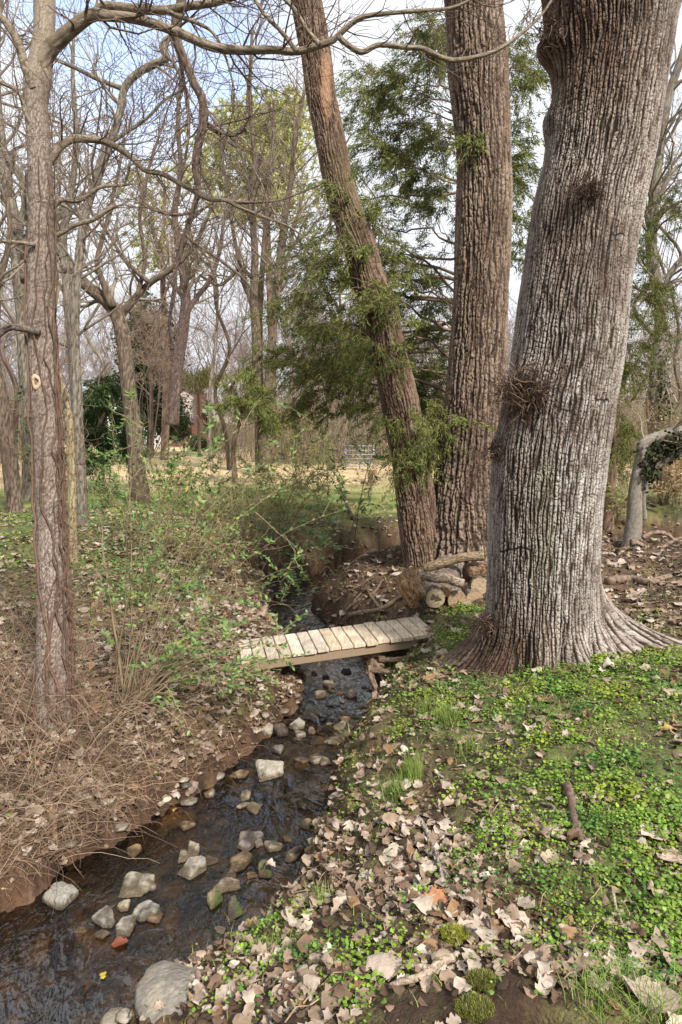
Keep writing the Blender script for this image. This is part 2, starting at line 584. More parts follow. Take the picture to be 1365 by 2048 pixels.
# ------------------------------------------------------------------ ground, one sheet
def build_ground():
    fine = np.linspace(-36, 36, 600)
    coarse_l = np.linspace(-180, -36, 110)[:-1]
    coarse_r = np.linspace(36, 180, 110)[1:-1]
    ang = np.radians(np.concatenate([coarse_l, fine, coarse_r]))
    rad = np.geomspace(0.35, 420, 640)
    A, R = np.meshgrid(ang, rad)
    X, Y = R * np.sin(A), R * np.cos(A)
    Z = height(X, Y)
    n, m = X.shape
    V = np.stack([X, Y, Z], -1).reshape(-1, 3)
    i, j = np.meshgrid(np.arange(n - 1), np.arange(m), indexing='ij')
    a = i * m + j; b = i * m + (j + 1) % m
    Q = np.stack([a, b, b + m, a + m], -1).reshape(-1, 4)
    V = np.concatenate([V, [[0, 0, float(height(0, 0))]]])
    T = np.stack([np.full(m, n * m), (np.arange(m) + 1) % m, np.arange(m)], -1)
    x, y = V[:, 0], V[:, 1]
    d, s, hw = stream_dist(x, y)
    px, py, dep = project(V)
    n1 = fbm(x * 1.7, y * 1.7, 21, 4); n2 = fbm(x * 9, y * 9, 22, 3); n3 = noise2(x * 0.35, y * 0.35, 23)
    soil = mixc((0.045, 0.028, 0.018), (0.12, 0.072, 0.044), sstep(-0.5, 0.6, n1 + 0.5 * n2))
    clay = mixc((0.055, 0.026, 0.014), (0.16, 0.078, 0.038), sstep(-0.6, 0.8, n2 + 0.4 * n1)) * 0.5
    c = mixc(soil, clay, 0.75 * np.exp(-np.maximum(d, 0) / 0.35) * (d > -0.02))
    c = mixc(c, clay, np.clip(blob(px, py, 1095, 1775, 75, 60) + blob(px, py, 960, 1990, 110, 45), 0, 1) * 0.8)
    bed = mixc((0.09, 0.05, 0.02), (0.46, 0.27, 0.09), sstep(-0.25, 0.7, n1 + 0.6 * n2))
    c = mixc(c, bed, sstep(-(WZ - 0.035), -(WZ - 0.13), -V[:, 2]))
    gr, gl = green_mask(px, py, y)
    g = np.clip(np.where(s > 0, gr, gl) + 0.35 * n2, 0, 1) * (d > 0.1) * (y < 30)
    moss = mixc((0.05, 0.075, 0.02), (0.12, 0.16, 0.04), sstep(-.5, .5, n2))
    c = mixc(c, moss, 0.75 * g)
    straw = mixc((0.36, 0.26, 0.14), (0.50, 0.38, 0.22), sstep(-.6, .6, n1 + n3))
    lawn = mixc((0.10, 0.14, 0.03), (0.22, 0.22, 0.07), sstep(-.5, .5, n1))
    far = mixc(lawn, straw, sstep(17, 22, y + 3 * n3))
    c = mixc(c, far, sstep(12.5, 16, y + 1.5 * n1) * (d > 0.5) * np.where((x > 3.5) & (y < 24), 0.5, 1.0))
    c = mixc(c, mixc((0.20, 0.15, 0.09), (0.26, 0.18, 0.11), sstep(-.5, .5, n3)), sstep(70, 110, y))
    me = mesh_from('ground', V, [Q, T], c)
    tag(new_obj('ground', me, None, M_ground), kind='structure')


build_ground()
height_exact, stream_exact = height, stream_dist
CA = np.radians(np.linspace(-60, 60, 1000)); CR = np.geomspace(0.5, 420, 760)
_R, _A = np.meshgrid(CR, CA, indexing='ij')
_X, _Y = _R * np.sin(_A), _R * np.cos(_A)
GZ = height_exact(_X, _Y)
GD, GS, GW = stream_exact(_X, _Y)


def _cell(x, y):
    x = np.asarray(x, float); y = np.asarray(y, float)
    a = np.clip((np.arctan2(x, y) - CA[0]) / (CA[1] - CA[0]), 0, len(CA) - 1.001)
    r = np.clip(np.log(np.maximum(np.hypot(x, y), .5) / CR[0]) / math.log(CR[1] / CR[0]), 0, len(CR) - 1.001)
    i, j = r.astype(int), a.astype(int)
    return i, j, r - i, a - j


def _look(G, c):
    i, j, f, g = c
    return (G[i, j] * (1 - f) + G[i + 1, j] * f) * (1 - g) + (G[i, j + 1] * (1 - f) + G[i + 1, j + 1] * f) * g


def height(x, y):
    return _look(GZ, _cell(x, y))


def stream_dist(x, y):
    c = _cell(x, y)
    return _look(GD, c), GS[c[0], c[1]], _look(GW, c)


def build_water():
    k = 14
    T = np.gradient(SC, axis=0); T /= np.linalg.norm(T, axis=1)[:, None]
    N = np.stack([-T[:, 1], T[:, 0]], -1)
    t = np.linspace(-1, 1, k)
    V = SC[:, None, :] + N[:, None, :] * (t[None, :, None] * (SW[:, None, None] + 0.22))
    Z = np.full(V.shape[:2], WZ)
    V = np.concatenate([V, Z[..., None]], -1).reshape(-1, 3)
    n = len(SC)
    i, j = np.meshgrid(np.arange(n - 1), np.arange(k - 1), indexing='ij')
    a = i * k + j
    Q = np.stack([a, a + k, a + k + 1, a + 1], -1).reshape(-1, 4)
    me = mesh_from('stream_water', V, Q)
    tag(new_obj('stream_water', me, None, M_water), kind='structure')


build_water()

# ------------------------------------------------------------------ bark and trunks
def voro(u, v, seed, per):
    """Cell noise on a sheet that wraps in u: border distance (F2 - F1) and a random tone per cell."""
    iu, iv = np.floor(u), np.floor(v)
    f1 = np.full(u.shape, 9.0); f2 = np.full(u.shape, 9.0); tone = np.zeros(u.shape)
    for du in (-1, 0, 1):
        for dv in (-1, 0, 1):
            cu, cv = iu + du, iv + dv
            h = _hash(np.mod(cu, per), cv, seed)
            ru = (h & 0xFFFF) / 65535.0; rv = ((h >> 16) & 0xFFFF) / 65535.0
            d = np.hypot(cu + 0.5 + 0.72 * (ru - .5) - u, cv + 0.5 + 0.95 * (rv - .5) - v)
            near = d < f1
            f2 = np.where(near, f1, np.minimum(f2, d))
            tone = np.where(near, ((h * 2654435761) & 0xFFFF) / 65535.0, tone)
            f1 = np.where(near, d, f1)
    return f2 - f1, tone


def bark_field(n, nu, length, R, spacing, stretch, seed, cracks=0.5, warp=0.35, furrow=0.6):
    """Interlaced plates of furrowed bark: ridge height 0..1 on an (n, nu) sheet, fine grain and a tone per plate."""
    circ = 2 * math.pi * float(np.median(R))
    per = max(6, int(round(circ / spacing)))
    u = np.arange(nu)[None, :] / nu * per + np.zeros((n, 1))
    v = np.linspace(0, length / (spacing * stretch), n)[:, None] + 0 * u
    w = warp * noise2(u * 1.0, v * 1.1, seed + 1, per) + 0.25 * noise2(u * 2, v * 6, seed + 7, per * 2)
    w = w + 0.5 * noise2(v * 0.35, v * 0 + .7, seed + 5)
    e1, tone = voro(u + w, v + 0.15 * noise2(u * 2, v * 2, seed + 8, per * 2), seed + 2, per)
    p2 = per * 2
    e2, tone2 = voro(u * 2 + w * 1.6, v * stretch * .7, seed + 3, p2)
    fine = noise2(u * 3, v * stretch * 2.2, seed + 6, per * 3)
    grain = noise2(u * 6, v * stretch * 3.5, seed + 10, per * 6)
    wd = 0.27 + 0.10 * noise2(u * .5 if per % 2 == 0 else u, v * .6, seed + 11, per // 2 if per % 2 == 0 else per)
    rid = sstep(0.02, 1.0, (e1 + 0.05 * fine) / wd) ** 0.8
    # long furrows that wander and pinch out
    w2 = 0.55 * noise2(u * .5 if per % 2 == 0 else u, v * 1.6, seed + 21, per // 2 if per % 2 == 0 else per) + 0.30 * noise2(u, v * 4.5, seed + 22, per)
    ph = u + w2 + w * .5
    tri = np.abs(ph - np.floor(ph) - .5) * 2
    cut = 0.12 + 0.22 * noise2(u, v * 3, seed + 23, per)
    rid = (1 - furrow + furrow * sstep(cut, cut + .42, tri)) * (1 - (1 - rid) * (1 - .45 * furrow))
    minor = 1 - cracks * (1 - sstep(0.0, 0.14, e2 + .05 * grain))
    return rid * minor, 0.6 * fine + 0.6 * grain, 0.65 * tone + 0.35 * tone2


def trunk_obj(name, P, R, nu, spacing, stretch, depth, seed, pal, parent, cracks=0.5, lobes=None, patch=None, mat=None, cap=True, furrow=0.6):
    n = len(P)
    L = float(np.sum(np.linalg.norm(np.diff(P, axis=0), axis=1)))
    rid, fine, n1b = bark_field(n, nu, L, R, spacing, stretch, seed, cracks, furrow=furrow)
    disp = depth * (rid - 0.6) + depth * 0.25 * fine
    scale = np.clip(np.asarray(R) / np.median(R), 0.3, 2.2)[:, None]
    disp = disp * scale
    lump = 0.045 * np.asarray(R)[:, None] * noise2(np.arange(nu)[None, :] / nu * 3, np.linspace(0, L * 1.3, n)[:, None], seed + 9, 3)
    disp = disp + lump
    if lobes is not None:
        disp = disp + lobes
    V, F = tube_mesh(P, R, nu, disp, cap)
    dark, mid, light = [np.array(c, float) for c in pal]
    q = np.clip(rid + 0.14 * fine, 0, 1).ravel()
    big = fbm(np.arange(nu)[None, :] / nu * 5, np.linspace(0, L * 1.1, n)[:, None], seed + 12, 3, 5).ravel()
    med = fbm(np.arange(nu)[None, :] / nu * 30, np.linspace(0, L * 9, n)[:, None], seed + 13, 2, 30).ravel()
    c = mixc(dark, mid, sstep(0.08, 0.55, q))
    c = mixc(c, light, sstep(0.45, 0.95, q) * np.clip(0.50 + 0.34 * n1b.ravel() + 0.65 * big + 0.3 * med, 0.0, 1))
    c = c * (1 + 0.22 * fine.ravel())[:, None]
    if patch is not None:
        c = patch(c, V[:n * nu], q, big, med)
    if cap:
        c = np.concatenate([c, [mid, mid]])
    me = mesh_from(name, V, F, c)
    return new_obj(name, me, parent, mat or M_bark)


# the big tree -------------------------------------------------------------------------------
BIG_Y = 5.15
big_l = [(-260, 1075), (-120, 1078), (0, 1086), (60, 1098), (100, 1110), (150, 1107), (200, 1100), (250, 1094), (300, 1088), (350, 1082), (400, 1070), (450, 1061), (500, 1053), (550, 1045),
         (600, 1036), (700, 1021), (760, 1012), (850, 994), (900, 986), (1000, 979), (1100, 975), (1200, 972), (1300, 970), (1420, 968)]
big_r = [(-260, 1400), (-120, 1380), (0, 1362), (100, 1342), (200, 1326), (300, 1311), (400, 1288), (500, 1271), (600, 1258), (700, 1248), (800, 1232), (900, 1217), (1000, 1205),
         (1100, 1199), (1200, 1196), (1300, 1194), (1420, 1190)]


def big_tree():
    base = at(1085, 1330, BIG_Y)
    t = thing('poplar_tree', 'huge grey deeply ridged tree trunk with spreading roots on the near right bank', 'tree', base)
    ys = np.linspace(1420, -260, 40)
    pts = []
    for y in ys:
        l = np.interp(y, *zip(*big_l)); r = np.interp(y, *zip(*big_r))
        pts.append(((l + r) / 2, y, (r - l) / 2))
    n, nu = 1150, 720
    P, R = trace(pts, BIG_Y, n)
    R = R * 0.95
    # root flare: lobes by angle that grow towards the ground
    T, A, B = frames(P)
    th = np.arange(nu) / nu * 2 * math.pi
    ux = np.cos(th) * A[0][0] + np.sin(th) * B[0][0]
    uy = np.cos(th) * A[0][1] + np.sin(th) * B[0][1]
    ang = np.degrees(np.arctan2(uy, ux))               # 0 = +x (right), -90 = towards the camera
    z = P[:, 2]
    lob = np.zeros((n, nu))
    for a0, wid, amp, zf, pw in [(-178, 20, 0.20, 0.34, 1.9), (-143, 15, 0.36, 0.32, 2.2), (-103, 12, 0.30, 0.40, 1.7), (-85, 7, -0.14, 0.40, 1.2), (-66, 11, 0.36, 0.38, 1.8), (-52, 6, -0.14, 0.42, 1.2), (-36, 11, 0.42, 0.40, 1.8), (-122, 7, -0.10, 0.4, 1.2),
                                 (-10, 15, 1.9, 0.72, 2.8), (30, 25, 0.4, 0.4, 2), (90, 40, 0.3, 0.4, 1.6), (150, 30, 0.3, 0.4, 1.6)]:
        da = (ang - a0 + 180) % 360 - 180
        h = np.clip((base[2] + zf * 1.15 - z) / (zf * 1.15 + 0.1), 0, 1) ** pw
        lob += amp * h[:, None] * np.exp(-(da / wid) ** 2)[None, :]
    hh = np.clip((base[2] + 0.7 - z) / 0.8, 0, 1) ** 2.5
    lob += 0.10 * hh[:, None]
    # swelling under the twig burr and the stub near the top of the frame
    for (px, py, amp, sz, sa) in [(1062, 775, 0.055, 0.13, 22), (1120, 40, 0.13, 0.16, 26), (1115, 210, 0.05, 0.10, 18), (1180, 390, 0.025, 0.09, 16), (995, 905, 0.03, 0.08, 16)]:
        q = at(px, py, BIG_Y - 0.35)
        k = np.argmin(np.abs(z - q[2]))
        dx = q[0] - P[k][0]
        a0 = -math.degrees(math.acos(max(-1, min(1, dx / R[k]))))
        da = (ang - a0 + 180) % 360 - 180
        lob += amp * np.exp(-((z - q[2]) / sz) ** 2)[:, None] * np.exp(-(da / sa) ** 2)[None, :]

    def patch(c, V, q, big, med):
        x, zz = V[:, 0], V[:, 2]
        px, py, _ = project(V)
        pale = np.clip(blob(px, py, 1150, 950, 100, 320) + 0.5 * blob(px, py, 1300, 150, 60, 300) + 0.45 * blob(px, py, 1150, 280, 60, 60), 0, 1)
        c = mixc(c, np.array((0.46, 0.43, 0.40)), pale * sstep(0.55, 0.95, q) * np.clip(0.55 + 0.6 * med, 0, 1))
        brown = np.clip(blob(px, py, 1200, 80, 120, 200) + 0.7 * blob(px, py, 1100, 60, 60, 150) + 0.6 * blob(px, py, 1120, 470, 80, 140) + 0.7 * blob(px, py, 1010, 1330, 130, 110) + .45 * blob(px, py, 1020, 900, 50, 400), 0, 1)
        c = mixc(c, c * np.array((0.62, 0.50, 0.42)), brown)
        scar = np.zeros(len(px))
        for (x0, x1, y0, y1, w) in [(1000, 1062, 1100, 1096, 4), (1178, 1208, 393, 387, 3), (1222, 1250, 467, 469, 3), (1112, 1158, 814, 827, 2.5), (1190, 1220, 796, 801, 2.5)]:
            t_ = np.clip((px - x0) / (x1 - x0), 0, 1)
            scar = np.maximum(scar, (px > x0) * (px < x1) * sstep(w, w * .4, np.abs(py - (y0 + (y1 - y0) * t_) - 5 * med - 2 * np.sin(t_ * 7))))
        c = mixc(c, np.array((.02, .014, .010)), np.clip(scar, 0, 1) * (V[:, 1] < BIG_Y))
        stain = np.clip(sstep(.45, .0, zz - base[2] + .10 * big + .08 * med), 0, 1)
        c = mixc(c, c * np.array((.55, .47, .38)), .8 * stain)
        moss = sstep(0.35, 0.9, blob(px, py, 1090, 1000, 40, 300) + .5 * stain + 0.35 * big + 0.2 * med - 0.15) * sstep(0.3, 0.8, q)
        c = mixc(c, np.array((0.17, 0.19, 0.09)), 0.42 * moss)
        return c
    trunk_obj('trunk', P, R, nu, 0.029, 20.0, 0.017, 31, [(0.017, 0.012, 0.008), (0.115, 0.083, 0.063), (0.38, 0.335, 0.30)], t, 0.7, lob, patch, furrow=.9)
    # burrs of fine dead twigs
    for (px, py, rr, nn) in [(1058, 785, 0.19, 1000), (1008, 905, 0.08, 260), (985, 1265, 0.11, 300), (1165, 388, 0.11, 260), (1125, 30, 0.14, 300)]:
        k = np.argmin(np.abs(P[:, 2] - at(px, py, BIG_Y - 0.4)[2]))
        q = at(px, py, BIG_Y - R[k] * 0.8)
        dx = q[0] - P[k][0]
        yy = P[k][1] - math.sqrt(max(0.01, (R[k] + 0.03) ** 2 - min(dx, R[k] * .98) ** 2 if abs(dx) < R[k] else 0.01))
        c0 = np.array([q[0], yy - 0.02, q[2]])
        polys = []
        for _ in range(nn):
            o = c0 + rng.normal(0, 1, 3) * np.array([rr * 0.55, 0.035, rr * 0.42])
            d = rng.normal(0, 1, 3) * np.array([1, .6, 1]) + np.array([0, -0.5, -0.1]); d /= np.linalg.norm(d)
            L = rr * rng.uniform(0.3, 0.9)
            b = rng.normal(0, 0.5, 3)
            s = np.linspace(0, 1, 5)[:, None]
            pp = o + d * L * s + b * L * s * s * 0.7
            pp[:, 1] = np.minimum(pp[:, 1], yy + 0.05)
            dark = rng.random() < 0.84
            polys.append((pp, [0.0028, .0025, .002, .0016, .001], (0.05, 0.028, 0.018) if dark else (0.24, 0.16, 0.11)))
        if rr > 0.15:
            for (dx2, dz2) in [(0.45, 0.03), (0.60, -0.02), (0.42, -0.14), (0.3, 0.22), (-0.2, .06), (0.05, -0.25)]:
                s = np.linspace(0, 1, 8)[:, None]
                pp = c0 + np.array([0.08, -0.05, 0]) + s * np.array([dx2, -0.02, dz2]) + rng.normal(0, 0.012, (8, 3))
                polys.append((pp, np.linspace(0.006, 0.002, 8), (0.30, 0.21, 0.15)))
        ac = Acc(); add_tubes(ac, polys, 3)
        ac.build('twig_burr', M_twig, t)
    return t


big_tree()


# the twin stemmed tree ------------------------------------------------------------------------
TW_Y = 9.0
def twin_tree():
    base = at(880, 1130, TW_Y)
    t = thing('poplar_tree', 'twin stemmed tree of brown chunky bark, forking near the ground behind the log pile', 'tree', base)
    pal = [(0.018, 0.011, 0.008), (0.115, 0.076, 0.053), (0.27, 0.205, 0.155)]
    pts = [(945, 1190, 92), (942, 1130, 90), (938, 1080, 82), (935, 1000, 72), (938, 940, 64), (945, 860, 60), (952, 760, 57), (958, 650, 54), (964, 550, 53), (968, 430, 53), (968, 330, 53),
           (962, 220, 55), (955, 120, 58), (950, 40, 56), (944, -60, 56), (940, -200, 54)]
    P, R = trace(pts, TW_Y, 700)
    z = P[:, 2]
    n, nu = 700, 360
    T, A, B = frames(P)
    th = np.arange(nu) / nu * 2 * math.pi
    ang = np.degrees(np.arctan2(np.cos(th) * A[0][1] + np.sin(th) * B[0][1], np.cos(th) * A[0][0] + np.sin(th) * B[0][0]))
    lob = np.zeros((n, nu))
    for a0, wid, amp in [(-150, 22, 0.18), (-100, 20, 0.16), (-50, 22, 0.2), (0, 25, 0.25)]:
        da = (ang - a0 + 180) % 360 - 180
        lob += amp * (np.clip((base[2] + 0.7 - z) / 0.8, 0, 1) ** 2)[:, None] * np.exp(-(da / wid) ** 2)[None, :]
    trunk_obj('trunk', P, R, nu, 0.060, 13.0, 0.032, 41, pal, t, 0.75, lob, furrow=.75)
    pal2 = [(0.016, 0.009, 0.006), (0.10, 0.060, 0.038), (0.23, 0.16, 0.115)]
    pts = [(846, 1195, 42), (848, 1130, 38), (840, 1070, 38), (832, 1000, 38), (822, 930, 36), (812, 870, 36), (797, 790, 36), (778, 710, 35), (758, 620, 34), (738, 560, 33), (722, 500, 32), (700, 440, 31), (680, 380, 29),
           (668, 320, 29), (655, 250, 29), (643, 190, 29), (634, 120, 29), (624, 60, 30), (613, 0, 30), (600, -80, 29), (586, -200, 28)]
    P, R = trace(pts, (TW_Y - 0.1, TW_Y - 0.3), 640)

    def patch(c, V, q, big, med):
        px, py, _ = project(V)
        scar = np.clip(sstep(0.4, 0.9, blob(px, py, 652, 170, 14, 110) + 0.2 * med), 0, 1)
        c = mixc(c, np.array((0.34, 0.20, 0.12)), 0.8 * scar)
        g = sstep(0.2, 0.8, blob(px, py, 690, 420, 60, 160) + 0.3 * big)
        return mixc(c, np.array((0.15, 0.13, 0.06)), 0.3 * g)
    trunk_obj('trunk', P, R, 260, 0.048, 13.0, 0.022, 47, pal2, t, 0.75, None, patch, furrow=.75)


twin_tree()

# ------------------------------------------------------------------ branching growth
def nrm(v):
    l = math.sqrt(v[0] * v[0] + v[1] * v[1] + v[2] * v[2]) + 1e-12
    return (v[0] / l, v[1] / l, v[2] / l)


def grow(p, d, L, r, lev, out, o):
    """A wiggling shoot that carries side shoots; appends (pts, radii, colour) to out."""
    n = o.get('n', 6) if lev > 0 else 5
    st = L / (n - 1)
    pts, rad = [p], [r]
    rnd = random.gauss
    wig, up = o['wig'], o['up']
    rmin = o.get('rmin', 0.0025)
    for i in range(1, n):
        d = nrm((d[0] + rnd(0, wig), d[1] + rnd(0, wig), d[2] + rnd(0, wig) + up))
        p = (p[0] + d[0] * st, p[1] + d[1] * st, p[2] + d[2] * st)
        pts.append(p)
        rad.append(max(rmin, r * (1 - 0.75 * i / (n - 1))))
        if lev > 0:
            k = o['kids'] * (0.6 + 0.8 * random.random())
            m = int(k) + (random.random() < k - int(k))
            for _ in range(m):
                q = (rnd(0, 1), rnd(0, 1), rnd(0, 1))
                dot = q[0] * d[0] + q[1] * d[1] + q[2] * d[2]
                q = nrm((q[0] - dot * d[0], q[1] - dot * d[1], q[2] - dot * d[2]))
                a = o['ang'] * (0.7 + 0.6 * random.random())
                dd = nrm((d[0] * math.cos(a) + q[0] * math.sin(a), d[1] * math.cos(a) + q[1] * math.sin(a), d[2] * math.cos(a) + q[2] * math.sin(a)))
                grow(p, dd, L * o['ratio'] * (0.6 + 0.7 * random.random()) * (1.1 - 0.5 * i / n), max(rmin, rad[-1] * 0.62), lev - 1, out, o)
    c = o['col'][min(len(o['col']) - 1, lev)]
    f = 0.8 + 0.4 * random.random()
    out.append((pts, rad, (c[0] * f, c[1] * f, c[2] * f)))


GREYT = [(0.20, 0.16, 0.125), (0.20, 0.16, 0.125), (0.20, 0.165, 0.13), (0.21, 0.17, 0.135)]
DARKT = [(0.11, 0.08, 0.065), (0.12, 0.085, 0.07), (0.13, 0.095, 0.08), (0.14, 0.1, 0.08)]
OPT = dict(wig=0.20, up=0.05, kids=0.75, ang=0.75, ratio=0.52, col=GREYT, rmin=0.003)


def twigs_along(P, R, out, o, start=0.1, count=14, Lr=(0.5, 1.1), lev=2, bias=(0, 0, 0.25), rscale=0.4):
    n = len(P)
    for _ in range(count):
        k = int(n * (start + (1 - start) * random.random()))
        k = min(max(k, 1), n - 2)
        d = P[k + 1] - P[k - 1]; d = d / (np.linalg.norm(d) + 1e-9)
        q = rng.normal(0, 1, 3); q -= d * q.dot(d); q /= np.linalg.norm(q)
        dd = nrm(tuple(d * 0.55 + q * 0.8 + np.array(bias)))
        grow(tuple(P[k]), dd, random.uniform(*Lr), max(0.004, R[k] * rscale), lev, out, o)


def limb(parent, P, R, pal, seed, name='branch', nu=14, spacing=0.06, depth=0.004):
    return trunk_obj(name, P, R, nu, spacing, 3.0, depth, seed, pal, parent, 0.4)


def bare_tree(label, traces, Y, pal, base_px, name='bare_tree', group=None, twig=OPT, count=26, Lr=(0.8, 1.8), lev=2, limbs=(), start=0.35, bias=(0, 0, 0.3), nu=40, col=None, spacing=0.06, depth=0.010, extra=None):
    b = ground_pt(*base_px) if base_px else at(traces[0][0], traces[0][1], Y)
    t = thing(name, label, 'tree', b, group)
    P, R = trace(traces, Y, 160)
    trunk_obj('trunk', P, R, nu, spacing, 4.0, depth, random.randint(1, 999), pal, t, 0.5)
    polys = []
    o = dict(twig)
    if col: o['col'] = col
    count = int(count * .7)
    twigs_along(P, R, polys, o, start, count, Lr, lev, bias)
    for lt, ly in limbs:
        LP, LR = trace(lt, ly, 40)
        limb(t, LP, LR, pal, random.randint(1, 999))
        twigs_along(LP, LR, polys, o, 0.15, max(6, count // 2), (Lr[0] * 0.6, Lr[1] * 0.7), lev, bias, 0.5)
    ac = Acc(); add_tubes(ac, polys, 4)
    if extra: extra(ac, polys)
    ac.build('crown', M_twig, t)
    return t


# ------------------------------------------------------------------ cherry with vines, left
CH_Y = 4.6
CH_PAL = [(0.085, 0.058, 0.042), (0.19, 0.145, 0.115), (0.34, 0.29, 0.25)]
cherry_pts = [(112, 1470, 40), (111, 1400, 37), (109, 1330, 33), (107, 1260, 31), (105, 1180, 29), (102, 1100, 28), (99, 1020, 26), (96, 920, 26), (91, 830, 26), (88, 760, 26), (85, 690, 26), (82, 610, 25), (82, 520, 25),
              (82, 430, 24), (81, 340, 23), (77, 270, 22), (73, 210, 22), (78, 150, 25), (86, 90, 20), (90, 30, 20), (90, -40, 20), (92, -160, 18)]


def cherry():
    b = ground_pt(112, 1440)
    t = thing('cherry_tree', 'slim pale tree wrapped in brown vines above the dry brambles on the left bank', 'tree', b)
    P, R = trace(cherry_pts, CH_Y, 420)

    def patch(c, V, q, big, med):
        z = V[:, 2]
        lent = np.abs(noise2(V[:, 0] * 18, z * 85, 77))
        c = mixc(c, np.array((0.10, 0.06, 0.045)), 0.7 * sstep(0.42, 0.62, lent))
        px, py, _ = project(V)
        up = sstep(250, 120, py)
        c = mixc(c, np.array((0.30, 0.25, 0.18)), 0.5 * up)
        return c
    trunk_obj('trunk', P, R, 110, 0.022, 1.6, 0.0025, 61, CH_PAL, t, 0.3, None, patch)
    pal = [(0.06, 0.045, 0.032), (0.185, 0.145, 0.10), (0.31, 0.26, 0.20)]
    o = dict(OPT); o['col'] = [(0.13, 0.09, 0.065), (0.13, 0.09, 0.065), (0.15, 0.11, 0.08)]; o['rmin'] = 0.0016
    polys = []

    def br(tr, Y, cnt, Lr=(0.25, 0.6), lev=1, bias=(0, 0, 0.0), pal=pal):
        P, R = trace(tr, Y, 70)
        limb(t, P, R, pal, random.randint(1, 999), nu=18, spacing=0.03, depth=0.002)
        twigs_along(P, R, polys, o, 0.1, cnt, Lr, lev, bias, 0.3)
    br([(75, 175, 20), (92, 110, 17), (125, 75, 14), (155, 50, 13), (185, 30, 12), (215, 32, 10), (260, 36, 9.5), (310, 48, 9), (360, 66, 9), (420, 92, 9), (470, 100, 8.5), (515, 100, 8), (550, 100, 7.5), (595, 103, 7), (635, 92, 6.5), (665, 82, 6), (683, 65, 5.5),
        (713, 40, 5), (743, 30, 4.5), (793, 25, 4), (858, 20, 3.5), (908, 15, 3), (960, -10, 2)], (CH_Y, 4.1), 40)
    br([(676, 72, 5.5), (690, 85, 5.5), (723, 104, 5.5), (758, 90, 5), (813, 95, 5), (848, 98, 4.8), (883, 115, 4.6), (918, 120, 4.5), (983, 105, 4), (1033, 75, 3.5), (1083, 30, 2.5), (1110, -10, 2)], (4.15, 4.3), 18)
    br([(186, 30, 9), (205, 15, 9), (225, 13, 8.5), (280, 18, 8.5), (330, 20, 8), (380, 12, 7.5), (430, 5, 7), (480, -10, 6)], (CH_Y - .03, 4.3), 14)
    br([(90, 330, 11), (105, 312, 10), (120, 292, 8), (150, 278, 7.5), (195, 280, 6.5), (225, 290, 6), (260, 312, 5.6), (290, 340, 5.2), (325, 348, 5), (370, 372, 4.6), (415, 397, 4.2), (450, 400, 3.8), (480, 415, 3.5), (530, 435, 3), (575, 452, 2.3), (620, 480, 1.5)], (CH_Y, 5.2), 34)
    br([(70, 180, 10), (55, 145, 9), (38, 90, 8), (20, 55, 7), (-20, 10, 6)], CH_Y - .05, 10)
    br([(70, 260, 7), (52, 225, 5), (38, 185, 4.5), (0, 165, 4), (-30, 165, 3)], CH_Y - .05, 8)
    br([(85, 430, 7), (108, 412, 6), (125, 400, 5), (160, 400, 4.6), (200, 375, 3.5), (235, 371, 3), (262, 368, 2)], CH_Y + .1, 9)
    br([(95, 480, 5), (125, 465, 4.5), (150, 450, 4.2), (185, 440, 4.5), (215, 420, 4.5), (233, 411, 4)], CH_Y + .1, 6)
    br([(80, 665, 6), (50, 658, 7), (20, 655, 6.5), (0, 668, 6), (-20, 690, 5)], CH_Y - .1, 6, pal=[(.04, .03, .025), (.10, .08, .065), (.2, .16, .13)])
    br([(70, 490, 4), (40, 485, 3.5), (0, 482, 3), (-30, 480, 3)], CH_Y - .1, 5)
    br([(330, 20, 6), (352, 30, 5), (420, 60, 3), (450, 110, 2.5), (470, 180, 1.6)], 4.4, 8)
    br([(595, 103, 5), (560, 60, 4), (530, 30, 3.6), (505, -10, 3)], 4.2, 8)
    br([(640, 90, 5), (615, 60, 4), (590, 20, 3.6), (560, -10, 3.2)], 4.15, 8)
    # hanging fine shoots with seed catkins
    for _ in range(120):
        px, py = random.uniform(-40, 640), random.uniform(-40, 470)
        if px > 420 and py > 330: continue
        grow(tuple(at(px, py, random.uniform(4.2, 5.4))), nrm((random.gauss(0, 1), random.gauss(0, .6), random.gauss(-.2, .7))), random.uniform(0.25, 0.7), 0.0028, 1, polys, o)
    ac = Acc(); add_tubes(ac, polys, 3)
    ac.build('crown', M_twig, t)
    # pruning scar: a pale ring round a knot hole
    k = np.argmin(np.abs(P[:, 2] - at(73, 762, CH_Y)[2]))
    c = at(74, 764, CH_Y - R[k] * 0.96)
    ring = Acc()
    th = np.linspace(0, 2 * math.pi, 17)
    V = []
    for rr, dy in [(0.006, 0.004), (0.014, 0.0), (0.018, -0.012), (0.030, -0.016), (0.040, -0.008), (0.046, 0.012)]:
        for a in th[:-1]:
            w = 1 + 0.12 * math.sin(3 * a + 1)
            V.append((c[0] + rr * w * math.cos(a) * .8, c[1] + dy, c[2] + rr * w * math.sin(a) * 1.25))
    q = [[i * 16 + j, i * 16 + (j + 1) % 16, (i + 1) * 16 + (j + 1) % 16, (i + 1) * 16 + j] for i in range(5) for j in range(16)]
    col = np.repeat(np.array([(0.03, .02, .015), (0.05, .03, .02), (0.45, .32, .2), (0.5, .38, .26), (0.42, .31, .22), (.3, .22, .16)]), 16, axis=0)
    ring.add(V, np.array(q), col)
    ring.build('knot_hole', M_bark, t)
    # vines: one climbing plant of many stems
    v = thing('climbing_vine', 'brown stems of climbing vine twined round the slim pale trunk', 'vine', b + np.array([0.02, -0.02, 0]))
    zz = P[:, 2]
